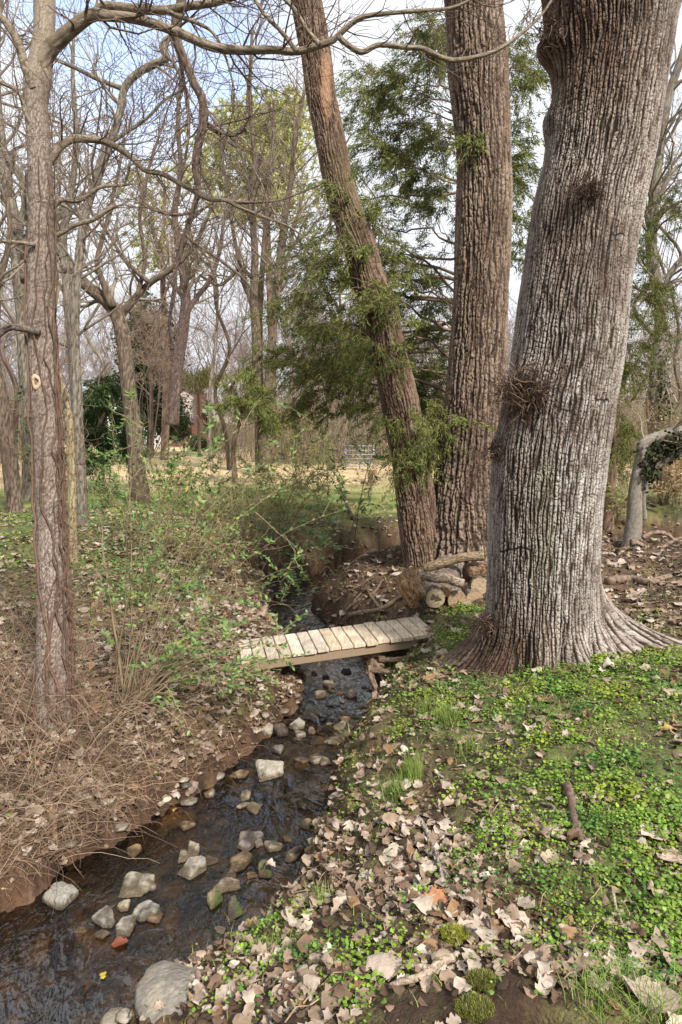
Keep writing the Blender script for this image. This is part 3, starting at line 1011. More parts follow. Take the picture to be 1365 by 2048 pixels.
    for i in range(18):
        z0, z1 = -0.55, [2.0, 4.2, 3.2, 3.6, 2.6, 1.7, 4.4, 3.0, 2.2, 3.9, 1.2, 4.0, 2.9, 3.5, 2.4, 1.5, 3.3, 1.0, 4.1, 2.7, 1.3, 3.7, 2.1, 3.1, 1.8][i]
        a = random.choice([-0.35, -0.6, -0.2, 0.1, -0.8, -0.45, -1.2, -2.9, -0.05, -0.3])
        m = 46
        pp, rr = [], []
        tw = random.uniform(-0.25, 0.25)
        for k in range(m):
            z = z0 + (z1 - z0) * k / (m - 1)
            kk = min(len(zz) - 1, int(np.searchsorted(zz, z)))
            a += random.gauss(tw * 0.1, 0.14)
            off = R[kk] + 0.008 + abs(random.gauss(0, 0.006))
            pp.append((P[kk][0] + off * math.cos(a), P[kk][1] + off * math.sin(a), z))
            rr.append(0.0105 * (1 - 0.55 * k / m) * (0.3 + 0.95 * ((i * 7) % 9) / 8))
        ac = Acc()
        Pp, Rr = resample(pp, rr, 130)
        f = random.uniform(0.55, .95)
        V, F = tube_mesh(Pp, Rr, 6)
        ac.add(V, F, (0.16 * f, 0.098 * f, 0.068 * f))
        side = []
        for _ in range(18):
            k = random.randint(5, 120)
            grow(tuple(Pp[k]), nrm((random.gauss(0, 1), random.gauss(-.3, .6), random.gauss(.5, .7))), random.uniform(.08, .3), .0022, 1, side, dict(o, rmin=.0012, col=[(0.2, .13, .09)] * 3))
        add_tubes(ac, side, 3)
        ac.build('stem', M_twig, v)


cherry()

# ------------------------------------------------------------------ hanging grapevine and the hooked limb
def grapevine():
    p0 = at(352, 600, 7.5)
    t = thing('hanging_vine', 'thick dark wild grapevine hanging in loops from the overhead limbs', 'vine', p0)
    pal = [(0.03, 0.022, 0.018), (0.10, 0.07, 0.055), (0.20, 0.145, 0.115)]
    P, R = trace([(372, -60, 10), (362, 10, 9.5), (353, 50, 10), (357, 90, 9), (370, 120, 8.5), (388, 165, 8.5), (404, 195, 8.5), (408, 230, 9), (402, 270, 8.5), (393, 310, 7.5), (392, 345, 6.5), (397, 380, 5.5), (385, 425, 5), (370, 480, 4.6),
                  (353, 535, 4.2), (350, 575, 4), (340, 640, 3.5), (345, 700, 3)], (7.2, 7.6), 150)
    trunk_obj('stem', P, R, 20, 0.05, 3, 0.006, 71, pal, t, 0.5)
    polys = []
    o = dict(OPT, col=DARKT, rmin=0.002, wig=0.28, up=-0.05)
    for tr in [[(405, 240, 6), (430, 260, 5), (465, 270, 4), (492, 258, 3)], [(397, 380, 4), (415, 398, 4), (450, 400, 4), (490, 405, 3), (560, 400, 2), (640, 370, 2)],
               [(385, 425, 3.5), (350, 430, 3), (310, 420, 2.5), (285, 400, 2)], [(372, 470, 3.5), (395, 490, 3), (440, 520, 3), (490, 560, 2.5), (510, 590, 2)],
               [(350, 540, 3), (330, 590, 2.6), (318, 640, 2), (325, 700, 1.6)], [(356, 90, 4), (372, 190, 3.5), (378, 260, 3), (370, 320, 2.2), (355, 380, 1.8)]]:
        LP, LR = trace(tr, 7.4, 40)
        limb(t, LP, LR, pal, random.randint(1, 999), nu=8)
        twigs_along(LP, LR, polys, o, 0.1, 10, (0.4, 1.0), 2, (0, 0, 0))
    twigs_along(P, R, polys, o, 0.3, 26, (0.5, 1.2), 2, (0, 0, -0.1), 0.25)
    ac = Acc(); add_tubes(ac, polys, 3); ac.build('tendrils', M_twig, t)


grapevine()

# ------------------------------------------------------------------ bare trees of the middle distance
PALE = [(0.06, 0.05, 0.038), (0.155, 0.13, 0.10), (0.27, 0.24, 0.195)]
BRN = [(0.035, 0.024, 0.016), (0.105, 0.075, 0.052), (0.20, 0.155, 0.115)]
RED = [(0.03, 0.02, 0.015), (0.09, 0.06, 0.048), (0.17, 0.125, 0.105)]

bare_tree('stout dark trunk leaning out of the left edge above the ivy green grass', [(35, 1050, 18), (33, 1030, 16), (25, 970, 15), (15, 880, 15), (0, 790, 15), (-20, 700, 14), (-45, 560, 13), (-60, 400, 11), (-50, 200, 8), (-40, 60, 5)],
          13.5, BRN, None, limbs=[([(-30, 640, 8), (0, 560, 6), (20, 470, 5), (15, 380, 4), (30, 300, 3)], 13.5)], count=22, Lr=(1, 2.2))
bare_tree('pale lichen grey trunk rising behind the vine wrapped tree', [(62, 1010, 17), (60, 900, 15), (55, 800, 14), (50, 700, 14), (46, 630, 13), (38, 550, 13), (30, 450, 12), (17, 380, 11), (5, 300, 10), (-5, 200, 8), (-5, 80, 6), (10, -60, 4)],
          15.5, PALE, None, limbs=[([(50, 560, 8), (40, 470, 7), (52, 400, 7), (48, 360, 6), (20, 320, 6), (0, 280, 5), (-20, 250, 4)], 15.4), ([(55, 700, 5), (75, 560, 4), (110, 450, 3), (150, 350, 3), (160, 240, 2)], 15.6)], count=30, Lr=(1.2, 2.6))
bare_tree('slender straight grey trunk, the right of the thin pair beside the vine wrapped tree', [(168, 1085, 12), (166, 1040, 11), (160, 900, 10), (152, 800, 9.5), (145, 700, 9), (137, 610, 9), (132, 550, 8), (126, 480, 8), (136, 420, 7), (148, 350, 6), (152, 260, 5), (146, 150, 4), (150, 20, 2)],
          11.8, PALE, None, limbs=[([(138, 600, 6), (160, 520, 5), (165, 440, 4), (190, 350, 3.5), (215, 260, 3)], 11.9), ([(132, 540, 4), (110, 470, 4), (90, 400, 3), (60, 330, 2)], 11.7)], count=26, Lr=(0.9, 1.9))
bare_tree('thin mossy orange flecked sapling, the left of the thin pair beside the vine wrapped tree', [(148, 1145, 9), (146, 1080, 8.5), (145, 1000, 8), (143, 925, 8), (140, 850, 7.5), (130, 795, 7), (116, 745, 6.5), (108, 690, 5), (106, 640, 4), (120, 560, 3)],
          9.4, [(0.09, 0.07, 0.035), (0.25, 0.20, 0.11), (0.38, 0.32, 0.2)], None, count=14, Lr=(0.4, 1.0))
bare_tree('crooked brown tree with a bowed trunk standing on the straw lawn edge', [(296, 1030, 26), (285, 1000, 20), (275, 950, 17), (271, 890, 16), (264, 830, 15), (256, 760, 14.5), (249, 690, 14), (238, 640, 14), (218, 607, 13), (187, 582, 12), (160, 558, 11), (132, 522, 10), (112, 480, 9), (100, 400, 7), (85, 300, 5), (80, 200, 3)],
          15.5, BRN, None, limbs=[([(240, 632, 9), (275, 592, 7), (300, 566, 6.5), (340, 540, 6), (375, 508, 5), (400, 470, 4), (430, 400, 3)], 15.6), ([(225, 615, 8), (205, 560, 6), (195, 520, 5), (215, 440, 4), (240, 330, 3), (250, 250, 2)], 15.3), ([(275, 592, 5), (290, 520, 4), (280, 430, 3.5), (300, 330, 3), (330, 240, 2)], 15.5),
                            ([(300, 566, 5), (250, 520, 4), (225, 480, 3), (190, 430, 2.5)], 15.4)], count=34, Lr=(1.2, 2.6), start=0.45)
bare_tree('dark reddish bare trunk rising behind the twiggy bush', [(345, 850, 13), (350, 775, 12), (358, 710, 12), (368, 650, 11), (372, 600, 10), (366, 540, 8), (356, 480, 7), (350, 420, 6), (362, 340, 5), (356, 240, 4), (366, 120, 3)],
          24, RED, None, limbs=[([(366, 640, 6), (390, 600, 5), (420, 560, 5), (440, 500, 4), (450, 420, 3)], 24), ([(372, 600, 5), (340, 560, 4), (320, 510, 3.5), (300, 440, 3)], 24)], count=34, Lr=(1.6, 3.4))
g3 = 'slender bare trunks in a row left of the leaning stem'
bare_tree('tall straight bare trunk in front of the pine, left one of three close stems', [(524, 945, 13), (522, 860, 12), (520, 800, 11), (515, 725, 10), (512, 650, 9), (508, 600, 8), (510, 500, 7), (505, 420, 6), (510, 320, 5), (500, 200, 4), (505, 60, 3)], 24, BRN, None, count=40, Lr=(1.4, 3.2), start=0.4,
          limbs=[([(512, 640, 5), (490, 560, 4), (470, 480, 4), (455, 380, 3), (440, 280, 2)], 24), ([(510, 560, 5), (480, 540, 4), (440, 570, 3), (400, 550, 3)], 24)])
bare_tree('tall bare trunk tilting right in front of the pine, right one of three close stems', [(528, 940, 10), (531, 860, 9.5), (535, 800, 9), (543, 700, 8.5), (551, 600, 8), (560, 520, 7), (570, 430, 6), (582, 370, 5), (590, 280, 4), (610, 180, 3)], 23.5, BRN, None, count=34, Lr=(1.4, 3.0), start=0.4,
          limbs=[([(551, 600, 4), (575, 520, 3.5), (590, 450, 3), (610, 380, 2)], 23.5)])
bare_tree('thin bare stem squeezed between the two tall trunks before the pine', [(526, 930, 7), (523, 820, 6.5), (520, 700, 6), (521, 600, 6), (528, 500, 5), (535, 400, 4), (545, 300, 3), (548, 200, 2)], 25, BRN, None, count=26, Lr=(1.4, 2.8), start=0.4)
bare_tree('ivy flecked pale grey trunk rising behind the bent tree at the right edge', [(1322, 960, 17), (1318, 860, 14), (1313, 800, 14), (1315, 725, 13), (1322, 650, 12), (1320, 600, 12), (1303, 500, 11), (1308, 400, 10), (1320, 300, 9), (1328, 240, 9), (1343, 175, 8), (1368, 100, 7), (1400, -20, 5)],
          15, PALE, None, limbs=[([(1320, 600, 6), (1345, 540, 5), (1380, 500, 4)], 15), ([(1310, 420, 5), (1340, 350, 4), (1375, 320, 3)], 15), ([(1318, 700, 5), (1290, 760, 4), (1265, 800, 3)], 15), ([(1303, 480, 5), (1290, 400, 4), (1300, 300, 3), (1310, 200, 2)], 15)], count=30, Lr=(0.9, 2.0))


def extra_limbs():
    """A leaning tree out of frame on the left sends a grey limb over the stream."""
    t = bare_tree('grey tree whose long limb hooks over towards the hanging vine', [(160, 930, 10), (155, 800, 10), (150, 640, 9), (160, 500, 8), (172, 425, 7.5), (195, 360, 7), (220, 290, 7), (240, 225, 7), (249, 178, 7), (272, 150, 7), (305, 130, 7), (332, 117, 8), (327, 95, 8), (338, 76, 6), (358, 80, 4)],
                  10.2, PALE, None, limbs=[([(248, 178, 5), (200, 160, 4.5), (160, 140, 4), (105, 112, 3.5), (60, 60, 3)], 10.2), ([(333, 112, 4), (350, 130, 3.5), (375, 190, 3), (378, 260, 2)], 10.1), ([(222, 285, 4), (290, 240, 3), (330, 200, 2.5), (365, 180, 2)], 10.2)],
                  count=34, Lr=(0.7, 1.6), bias=(0, 0, 0.1))


extra_limbs()
tr_far = [(60, 21, 0.35), (205, 30, 0.3), (425, 34, 0.3), (458, 27, 0.26), (610, 30, 0.3), (655, 27, 0.25), (20, 24, 0.3), (690, 36, .3), (300, 38, .32), (1340, 28, .3), (1290, 22, .22), (240, 26, .25), (1075, 34, .3), (740, 34, .26), (120, 33, .3), (580, 42, .3)]
fl = ['bare tree of the left wood, nearest to the left edge trunks', 'bare grey tree seen between the bowed trunk and the thin pair', 'bare tree standing just right of the brick chimney', 'slim bare tree left of the three close stems', 'bare tree behind the evergreen spray right of the three stems', 'slim bare tree close left of the leaning stem',
      'bare tree cut by the left edge of the picture', 'bare tree far behind the leaning stem', 'bare tree rising over the dark broadleaf evergreen', 'bare tree behind the ivy trunk at the right edge', 'thin bare tree in the gap right of the huge trunk', 'bare tree just above the bowed trunk', 'bare tree in the gap between the two big trunks',
      'bare tree in the gap between leaning stem and straight stem', 'bare tree beyond the thin pair of saplings', 'far bare tree behind the pine crown']
for (px, Y, r), lb in list(zip(tr_far, fl))[:11] + list(zip(tr_far, fl))[12:14]:
    b = at(px, 900, Y); gz = float(height(b[0], b[1]))
    Ht = random.uniform(11, 16)
    n = 9
    P = [np.array([b[0] + random.gauss(0, .12) * i + random.gauss(0, .05), Y, gz - 0.1 + Ht * i / (n - 1)]) for i in range(n)]
    P, R = resample(P, np.linspace(r * 0.36, 0.03, n), 60)
    t = thing('bare_tree', lb, 'tree', (b[0], Y, gz), 'bare trees of the middle distance')
    pal = random.choice([PALE, BRN, RED])
    trunk_obj('trunk', P, R, 12, 0.12, 3, 0.01, random.randint(1, 999), pal, t, 0.4)
    polys = []
    twigs_along(P, R, polys, dict(OPT, rmin=0.005, n=6, kids=0.7), 0.22, 12, (1.8, 4.2), 2, (0, 0, 0.35), 0.5)
    ac = Acc(); add_tubes(ac, polys, 3); ac.build('crown', M_twig, t)

# far wood on the rise beyond the house, one mass
def far_wood():
    ac = Acc()
    protos = []
    for k in range(8):
        polys = []
        Ht = random.uniform(13, 19)
        P = np.array([[random.gauss(0, .1) * i, random.gauss(0, .1) * i, Ht * i / 7] for i in range(8)])
        R = np.linspace(0.2, 0.04, 8)
        polys.append((P.tolist(), R.tolist(), (0.2, 0.165, 0.15)))
        twigs_along(P, R, polys, dict(OPT, rmin=0.012, kids=1.1, col=[(0.24, 0.19, 0.18), (0.24, 0.19, 0.175), (0.22, 0.18, .16)]), 0.1, 24, (2, 4.5), 2, (0, 0, 0.4), 0.45)
        a = Acc(); add_tubes(a, polys, 3)
        protos.append((np.concatenate(a.V), np.concatenate(a.F), np.concatenate(a.C)))
    for _ in range(260):
        Y = random.uniform(74, 140)
        X = random.uniform(-0.62, 0.62) * Y
        V, F, C = random.choice(protos)
        th = random.uniform(0, 6.28); s = random.uniform(0.75, 1.2)
        c, sn = math.cos(th), math.sin(th)
        W_ = np.stack([V[:, 0] * c - V[:, 1] * sn, V[:, 0] * sn + V[:, 1] * c, V[:, 2]], -1) * s + np.array([X, Y, float(height(X, Y)) - 0.1])
        ac.add(W_, F, C)
    # brushy undergrowth of the wood
    polys = []
    for _ in range(9000):
        Y = random.uniform(68, 120); X = random.uniform(-0.6, 0.6) * Y
        z = float(0.012 * (Y - 60)) + 0.0
        L = random.uniform(1.2, 5.5)
        polys.append(([(X, Y, z - .3), (X + random.gauss(0, .3), Y, z + L * .5), (X + random.gauss(0, .7), Y, z + L)], [.03, .025, .015], random.choice([(0.20, 0.15, 0.125), (0.25, 0.2, 0.17), (0.16, .12, .10)])))
    add_tubes(ac, polys, 3)
    tag(ac.build('distant_wood', M_twig), 'mass of bare grey brown trees beyond the straw lawn', 'wood', kind='stuff')


far_wood()

# ------------------------------------------------------------------ evergreen foliage
def quads_from(C, D, U, L, Wd):
    """Flat narrow sprays: centre line from C along D (unit), width along U."""
    a = C - U * Wd[:, None]; b = C + U * Wd[:, None]
    mid = C + D * (L * 0.6)[:, None]
    c = mid + U * (Wd * 0.9)[:, None]; d = mid - U * (Wd * 0.9)[:, None]
    tip = C + D * L[:, None]
    V = np.stack([a, b, c, d, tip], 1).reshape(-1, 3)
    k = np.arange(len(C)) * 5
    Q = np.stack([k, k + 1, k + 2, k + 3], -1)
    T = np.stack([k + 3, k + 2, k + 4], -1)
    return V, [Q, T]


def unit(v):
    return v / (np.linalg.norm(v, axis=-1, keepdims=True) + 1e-12)


def sprays(acc, pts, dirs, per, spread, Lr, Wr, cols, droop=0.5, seed=1):
    r = np.random.default_rng(seed)
    N = len(pts) * per
    C = np.repeat(pts, per, 0) + r.normal(0, spread, (N, 3)) * np.array([1, 1, 0.8])
    D = unit(np.repeat(dirs, per, 0) * 0.8 + r.normal(0, 0.42, (N, 3)) + np.array([0, 0, -droop]))
    U = unit(np.cross(D, unit(r.normal(0, 1, (N, 3)))))
    L = r.uniform(*Lr, N); Wd = r.uniform(*Wr, N)
    V, F = quads_from(C, D, U, L, Wd)
    t = np.clip(r.normal(0.5, 0.22, len(pts)), 0, 1)
    t = np.clip(np.repeat(t, per) + r.normal(0, 0.14, N), 0, 1)
    c = mixc(cols[0], cols[1], t)
    m = r.random(N) < 0.08
    c[m] = cols[2]
    acc.add(V, F, np.repeat(c, 5, axis=0))


CEDC = [np.array((0.04, 0.06, 0.014)), np.array((0.19, 0.215, 0.05)), np.array((0.2, 0.16, 0.05))]


def cedar(label, base, Ht, trunk_r, targets, n_spray, seed, sub=4, cols=CEDC, spread=0.026, Lr=(0.035, 0.085), Wr=(0.0035, 0.0065), per=8, name='cedar_tree', barkpal=None):
    """Trunk, wiry drooping branches towards target points, and foliage sprays on their outer halves."""
    random.seed(seed)
    t = thing(name, label, 'tree', base)
    n = 10
    P = [np.array(base) + np.array([random.gauss(0, .03) * i, random.gauss(0, .03) * i, Ht * i / (n - 1) - 0.1]) for i in range(n)]
    P, R = resample(P, np.linspace(trunk_r, trunk_r * 0.15, n), 120)
    bp = barkpal or [(0.04, 0.025, 0.018), (0.16, 0.095, 0.065), (0.26, 0.18, 0.135)]
    trunk_obj('trunk', P, R, 20, 0.05, 8, 0.01, seed, bp, t, 0.2)
    pts, dirs, polys = [], [], []
    left = [np.array(q, float) for q in targets]
    while left:
        c0 = left.pop(0)
        left.sort(key=lambda q: np.linalg.norm(q - c0))
        grp = [c0] + left[:5]
        left = left[5:]
        cen = np.mean(grp, axis=0)
        k = int(np.argmin(np.abs(P[:, 2] - min(max(cen[2] + random.uniform(-.9, .5), base[2] + .4), base[2] + Ht * .95))))
        s0 = P[k]
        m = 14
        tt = np.linspace(0, 1, m)[:, None]
        mid = (s0 + cen) / 2 + np.array([random.gauss(0, .2), random.gauss(0, .2), random.uniform(-.25, .45)])
        end = s0 + (cen - s0) * .8
        LB = (1 - tt) ** 2 * s0 + 2 * tt * (1 - tt) * mid + tt ** 2 * end + np.cumsum(rng.normal(0, .03, (m, 3)), 0) * np.sin(tt * 3.1)
        Ll = np.linalg.norm(cen - s0)
        polys.append((LB.tolist(), np.linspace(max(.008, .010 * Ll), .004, m).tolist(), (0.20, 0.135, 0.10)))
        for tg in grp:
            kk = random.randint(5, m - 1)
            b0 = LB[kk]
            md = (b0 + tg) / 2 + np.array([random.gauss(0, .08), random.gauss(0, .08), .12 + random.gauss(0, .06)])
            B = (1 - tt) ** 2 * b0 + 2 * tt * (1 - tt) * md + tt ** 2 * tg + rng.normal(0, .01, (m, 3)) * np.sin(tt * 3.1)
            L = np.linalg.norm(tg - b0)
            polys.append((B.tolist(), np.linspace(.004, .002, m).tolist(), (0.20, 0.14, 0.10)))
            for q in range(sub + int(L * 4)):
                kk = random.randint(3, m - 1)
                d = B[kk] - B[kk - 1]
                d = d / (np.linalg.norm(d) + 1e-9)
                dd = unit(np.array([d[0] * 0.7 + random.gauss(0, .55), d[1] * 0.7 + random.gauss(0, .55), d[2] * .3 + random.gauss(-0.2, .35)]))
                l2 = random.uniform(0.2, 0.5)
                tt2 = np.linspace(0, 1, 6)[:, None]
                Q = B[kk] + dd * l2 * tt2 + np.array([0, 0, -0.32 * l2]) * tt2 ** 2 + rng.normal(0, .008, (6, 3))
                polys.append((Q.tolist(), np.linspace(0.0030, 0.0012, 6).tolist(), (0.17, 0.12, 0.07)))
                if random.random() < n_spray:
                    for w in np.linspace(.6, 5, 9):
                        i0 = min(int(w), 4)
                        pts.append(Q[i0] + (Q[i0 + 1] - Q[i0]) * (w - i0)); dirs.append(unit(Q[i0 + 1] - Q[i0]))
    ac = Acc(); add_tubes(ac, polys, 4); ac.build('branches', M_twig, t)
    ac = Acc(); sprays(ac, np.array(pts), np.array(dirs), per, spread, Lr, Wr, cols, 0.22, seed)
    ac.build('crown', M_needle, t)
    return t


def px_targets(blobs, Y0, seed, dy=1.3):
    """Random branch tips inside photo-space ellipses, each at a depth of its own around the trunk."""
    r = random.Random(seed)
    out = []
    for (cx, cy, rx, ry, n) in blobs:
        for _ in range(n):
            a, q = r.uniform(0, 6.28), math.sqrt(r.random())
            out.append(at(cx + rx * q * math.cos(a), cy + ry * q * math.sin(a), Y0 + r.uniform(-dy, dy)))
    return out


CY = 10.8
cb = at(935, 1050, CY); cb[2] = float(height(cb[0], cb[1]))
cedar('feathery olive green cedar drooping between the leaning stem and the straight stem', cb, 8.6, 0.14,
      px_targets([(640, 540, 110, 120, 26), (600, 650, 90, 90, 20), (610, 770, 110, 80, 16), (830, 640, 60, 140, 12), (700, 700, 60, 90, 14), (730, 620, 60, 110, 16), (650, 770, 80, 70, 16), (840, 860, 70, 70, 12), (780, 420, 80, 120, 18), (770, 260, 80, 110, 11), (830, 200, 60, 160, 12),
                  (860, 520, 50, 200, 10), (1050, 250, 50, 200, 26), (1050, 460, 40, 110, 16), (860, 720, 60, 120, 14), (560, 740, 60, 50, 9), (830, 100, 70, 90, 20), (760, 130, 70, 90, 14), (860, 330, 40, 90, 14), (720, 230, 50, 90, 12), (1055, 120, 40, 110, 10), (840, 760, 50, 120, 14), (700, 300, 40, 80, 8)], CY, 3) + px_targets([(680, 440, 70, 120, 12), (740, 600, 60, 110, 13), (800, 860, 70, 90, 12), (890, 850, 70, 60, 9), (760, 690, 60, 80, 8), (640, 560, 70, 90, 9), (830, 920, 40, 30, 6), (925, 290, 20, 20, 3)], 8.55, 9, .35), 0.66, 101)
cb = at(1215, 1060, 13.2); cb[2] = float(height(cb[0], cb[1]))
cedar('yellow green cedar showing along the right side of the huge trunk', cb, 9.0, 0.12,
      px_targets([(1245, 760, 35, 120, 22), (1235, 900, 30, 80, 14), (1300, 620, 50, 80, 12), (1330, 480, 40, 110, 14), (1260, 560, 40, 100, 10), (1345, 640, 25, 60, 6), (1330, 380, 40, 60, 6)], 13.2, 5), 0.66, 102,
      cols=[np.array((0.03, 0.05, 0.01)), np.array((0.13, 0.15, 0.025)), np.array((0.2, 0.14, 0.03))])
cb = at(205, 960, 17.5); cb[2] = float(height(cb[0], cb[1]))
cedar('small dense dark green cedar behind the thin pair of trunks', cb, 3.4, 0.08,
      px_targets([(205, 850, 55, 80, 20), (235, 900, 45, 50, 12), (170, 890, 45, 50, 9), (200, 770, 18, 30, 4), (260, 860, 25, 40, 4)], 17.5, 6), 0.9, 103, cols=[np.array((0.012, 0.03, 0.01)), np.array((0.05, 0.085, 0.022)), np.array((0.08, .09, .03))],
      spread=0.06, Lr=(.06, .15), Wr=(.007, .013), per=10)
cb = at(470, 960, 20); cb[2] = float(height(cb[0], cb[1]))
cedar('loose olive cedar at the far side of the stream before the close stems', cb, 4.2, 0.09,
      px_targets([(480, 790, 50, 50, 8), (530, 830, 50, 60, 10), (575, 860, 60, 40, 8), (480, 740, 40, 30, 4)], 20, 7), 0.7, 104, spread=.06, Lr=(.07, .18), Wr=(.007, .013), per=6)


def leafy_crown(acc, ells, n, size, cols, seed, gap=0.35):
    """Broad leaves in clumps through ellipsoids (centre, radii)."""
    r = np.random.default_rng(seed)
    w = np.array([e[1][0] * e[1][1] * e[1][2] for e in ells]); w = w / w.sum()
    for (c, rad), k in zip(ells, (w * n).astype(int)):
        nc = max(6, k // 60)
        q = unit(r.normal(0, 1, (nc, 3))) * (r.random((nc, 1)) ** 0.4)
        cc = np.array(c) + q * np.array(rad)
        C = np.repeat(cc, 60, 0) + r.normal(0, 1, (nc * 60, 3)) * np.array(rad) * 0.16
        N = len(C)
        D = unit(r.normal(0, 1, (N, 3)) + np.array([0, 0, .2])); U = unit(np.cross(D, r.normal(0, 1, (N, 3))))
        L = r.uniform(0.6, 1.2, N) * size
        V, F = quads_from(C, D, U, L, L * 0.22)
        t = np.clip(np.repeat(r.normal(.45, .25, nc), 60) + r.normal(0, .15, N), 0, 1)
        acc.add(V, F, np.repeat(mixc(cols[0], cols[1], t), 5, axis=0))


# broadleaf evergreen by the house
Ym = 42
b = at(300, 905, Ym); b[2] = float(height(b[0], b[1]))
t = thing('magnolia_tree', 'dark broadleaf evergreen tree hiding the left half of the house', 'tree', b)
P, R = resample([b, b + np.array([.1, 0, 2]), b + np.array([0, 0, 5])], [.25, .2, .1], 30)
trunk_obj('trunk', P, R, 12, .1, 3, .01, 5, BRN, t)
ac = Acc()
leafy_crown(ac, [(at(300, 800, Ym), (2.2, 2.0, 2.2)), (at(300, 700, Ym), (1.9, 1.8, 2.0)), (at(290, 640, Ym), (1.3, 1.2, 1.4)), (at(328, 830, Ym), (1.1, 1.1, 1.4)), (at(250, 800, Ym), (1.4, 1.3, 1.6))], 15000, 0.22,
            [np.array((0.010, 0.022, 0.008)), np.array((0.06, 0.10, 0.025))], 8)
ac.build('crown', M_green, t)
# twiggy round bush tree
Yb = 34
b = at(300, 930, Yb); b[2] = float(height(b[0], b[1]))
t = thing('twiggy_bush', 'dense round bush of bare brown twigs behind the bowed trunk', 'bush', b)
polys, main = [], []
for _ in range(12):
    e = at(random.gauss(308, 50), random.uniform(590, 720), Yb + random.uniform(-1.5, 1.5))
    m = (b + e) / 2 + rng.normal(0, .9, 3) + np.array([0, 0, 1.2])
    tt = np.linspace(0, 1, 9)[:, None]
    B = (1 - tt) ** 2 * b + 2 * tt * (1 - tt) * m + tt ** 2 * e
    main.append((B.tolist(), np.linspace(.028, .010, 9).tolist(), (0.15, .11, .08)))
    twigs_along(B, np.linspace(.05, .012, 9), polys, dict(OPT, col=[(0.27, .20, .14)] * 3, rmin=.006, wig=.4, kids=1.3), .5, 26, (.5, 1.2), 1, (0, 0, .1))
ac = Acc(); add_tubes(ac, main, 4); ac.build('stem', M_twig, t)
ac = Acc(); add_tubes(ac, polys, 3); ac.build('crown', M_twig, t)


def pine(label, px, Y, top_py, blobs, seed, cols, base_py=935):
    b = at(px, base_py, Y); b[2] = float(height(b[0], b[1]))
    top = at(px, top_py, Y)
    t = thing('pine_tree', label, 'tree', b, 'pines')
    P, R = resample([b, (b * 2 + top) / 3 + np.array([.1, 0, 0]), (b + 2 * top) / 3 + np.array([-.1, 0, 0]), top], [.22, .19, .13, .05], 80)
    trunk_obj('trunk', P, R, 14, .09, 3, .012, seed, [(.05, .03, .022), (.16, .10, .07), (.28, .2, .15)], t)
    r = np.random.default_rng(seed)
    polys, cl = [], []
    for (cx, cy, rx, ry, n) in blobs:
        for _ in range(n):
            a, q = r.uniform(0, 6.28), math.sqrt(r.random())
            e = at(cx + rx * q * math.cos(a), cy + ry * q * math.sin(a), Y + r.uniform(-2, 2))
            k = int(np.argmin(np.abs(P[:, 2] - (e[2] - r.uniform(.2, 1.2)))))
            m = (P[k] + e) / 2 + np.array([0, 0, -.2])
            tt = np.linspace(0, 1, 7)[:, None]
            B = (1 - tt) ** 2 * P[k] + 2 * tt * (1 - tt) * m + tt ** 2 * e
            polys.append((B.tolist(), np.linspace(.03, .01, 7).tolist(), (.15, .1, .075)))
            for w in range(8):
                cl.append(e + r.normal(0, .48, 3) * np.array([1, 1, .7]))
    ac = Acc(); add_tubes(ac, polys, 3); ac.build('branches', M_twig, t)
    cl = np.array(cl); per = 26
    N = len(cl) * per
    C = np.repeat(cl, per, 0) + r.normal(0, .03, (N, 3))
    D = unit(r.normal(0, 1, (N, 3)) + np.array([0, 0, .55])); U = unit(np.cross(D, r.normal(0, 1, (N, 3))))
    V, F = quads_from(C, D, U, r.uniform(.15, .30, N), np.full(N, .016))
    tcol = np.clip(np.repeat(r.normal(.5, .25, len(cl)), per) + r.normal(0, .1, N), 0, 1)
    ac = Acc(); ac.add(V, F, np.repeat(mixc(cols[0], cols[1], tcol), 5, axis=0)); ac.build('crown', M_needle, t)


pine('tall bright yellow green pine against the sky left of the leaning stem', 540, 32, 190,
     [(500, 250, 55, 45, 34), (580, 230, 35, 35, 20), (450, 290, 40, 30, 16), (530, 320, 70, 50, 34), (420, 340, 45, 30, 16), (560, 400, 60, 40, 22), (480, 390, 50, 40, 18), (600, 300, 30, 60, 14)], 11, [np.array((.24, .27, .08)), np.array((.56, .55, .22))])
pine('smaller pale pine with thin drooping tufts behind the hanging vine', 330, 36, 360,
     [(310, 430, 45, 40, 12), (340, 510, 50, 30, 14), (480, 430, 25, 20, 8), (270, 370, 25, 20, 4), (390, 500, 30, 40, 6), (300, 500, 30, 30, 6)], 12, [np.array((.16, .19, .04)), np.array((.44, .42, .12))])

# yellow green hanging tree by the chimney
Yw = 40
b = at(400, 905, Yw); b[2] = float(height(b[0], b[1]))
t = thing('willow_bush', 'pale yellow green drooping bush above the chimney', 'bush', b)
polys = []; pts = []
for _ in range(60):
    e = at(random.gauss(400, 38), random.uniform(735, 775), Yw + random.uniform(-1, 1))
    tt = np.linspace(0, 1, 8)[:, None]
    s = b + np.array([random.gauss(0, .2), 0, 3.6])
    B = (1 - tt) ** 2 * s + 2 * tt * (1 - tt) * ((s + e) / 2 + np.array([0, 0, .8])) + tt ** 2 * e
    polys.append((B.tolist(), np.linspace(.02, .006, 8).tolist(), (.3, .28, .12)))
    for k in range(3, 8): pts.append(B[k])
polys.append(([b.tolist(), (b + np.array([0, 0, 1.8])).tolist(), (b + np.array([0, 0, 3.8])).tolist()], [.12, .1, .06], (.14, .1, .07)))
ac = Acc(); add_tubes(ac, polys, 3); ac.build('stem', M_twig, t)
ac = Acc(); sprays(ac, np.array(pts), np.tile([0, 0, -1.0], (len(pts), 1)), 14, .12, (.12, .25), (.012, .02), [np.array((.2, .22, .05)), np.array((.4, .38, .12)), np.array((.4, .36, .1))], .8, 4)
ac.build('crown', M_needle, t)

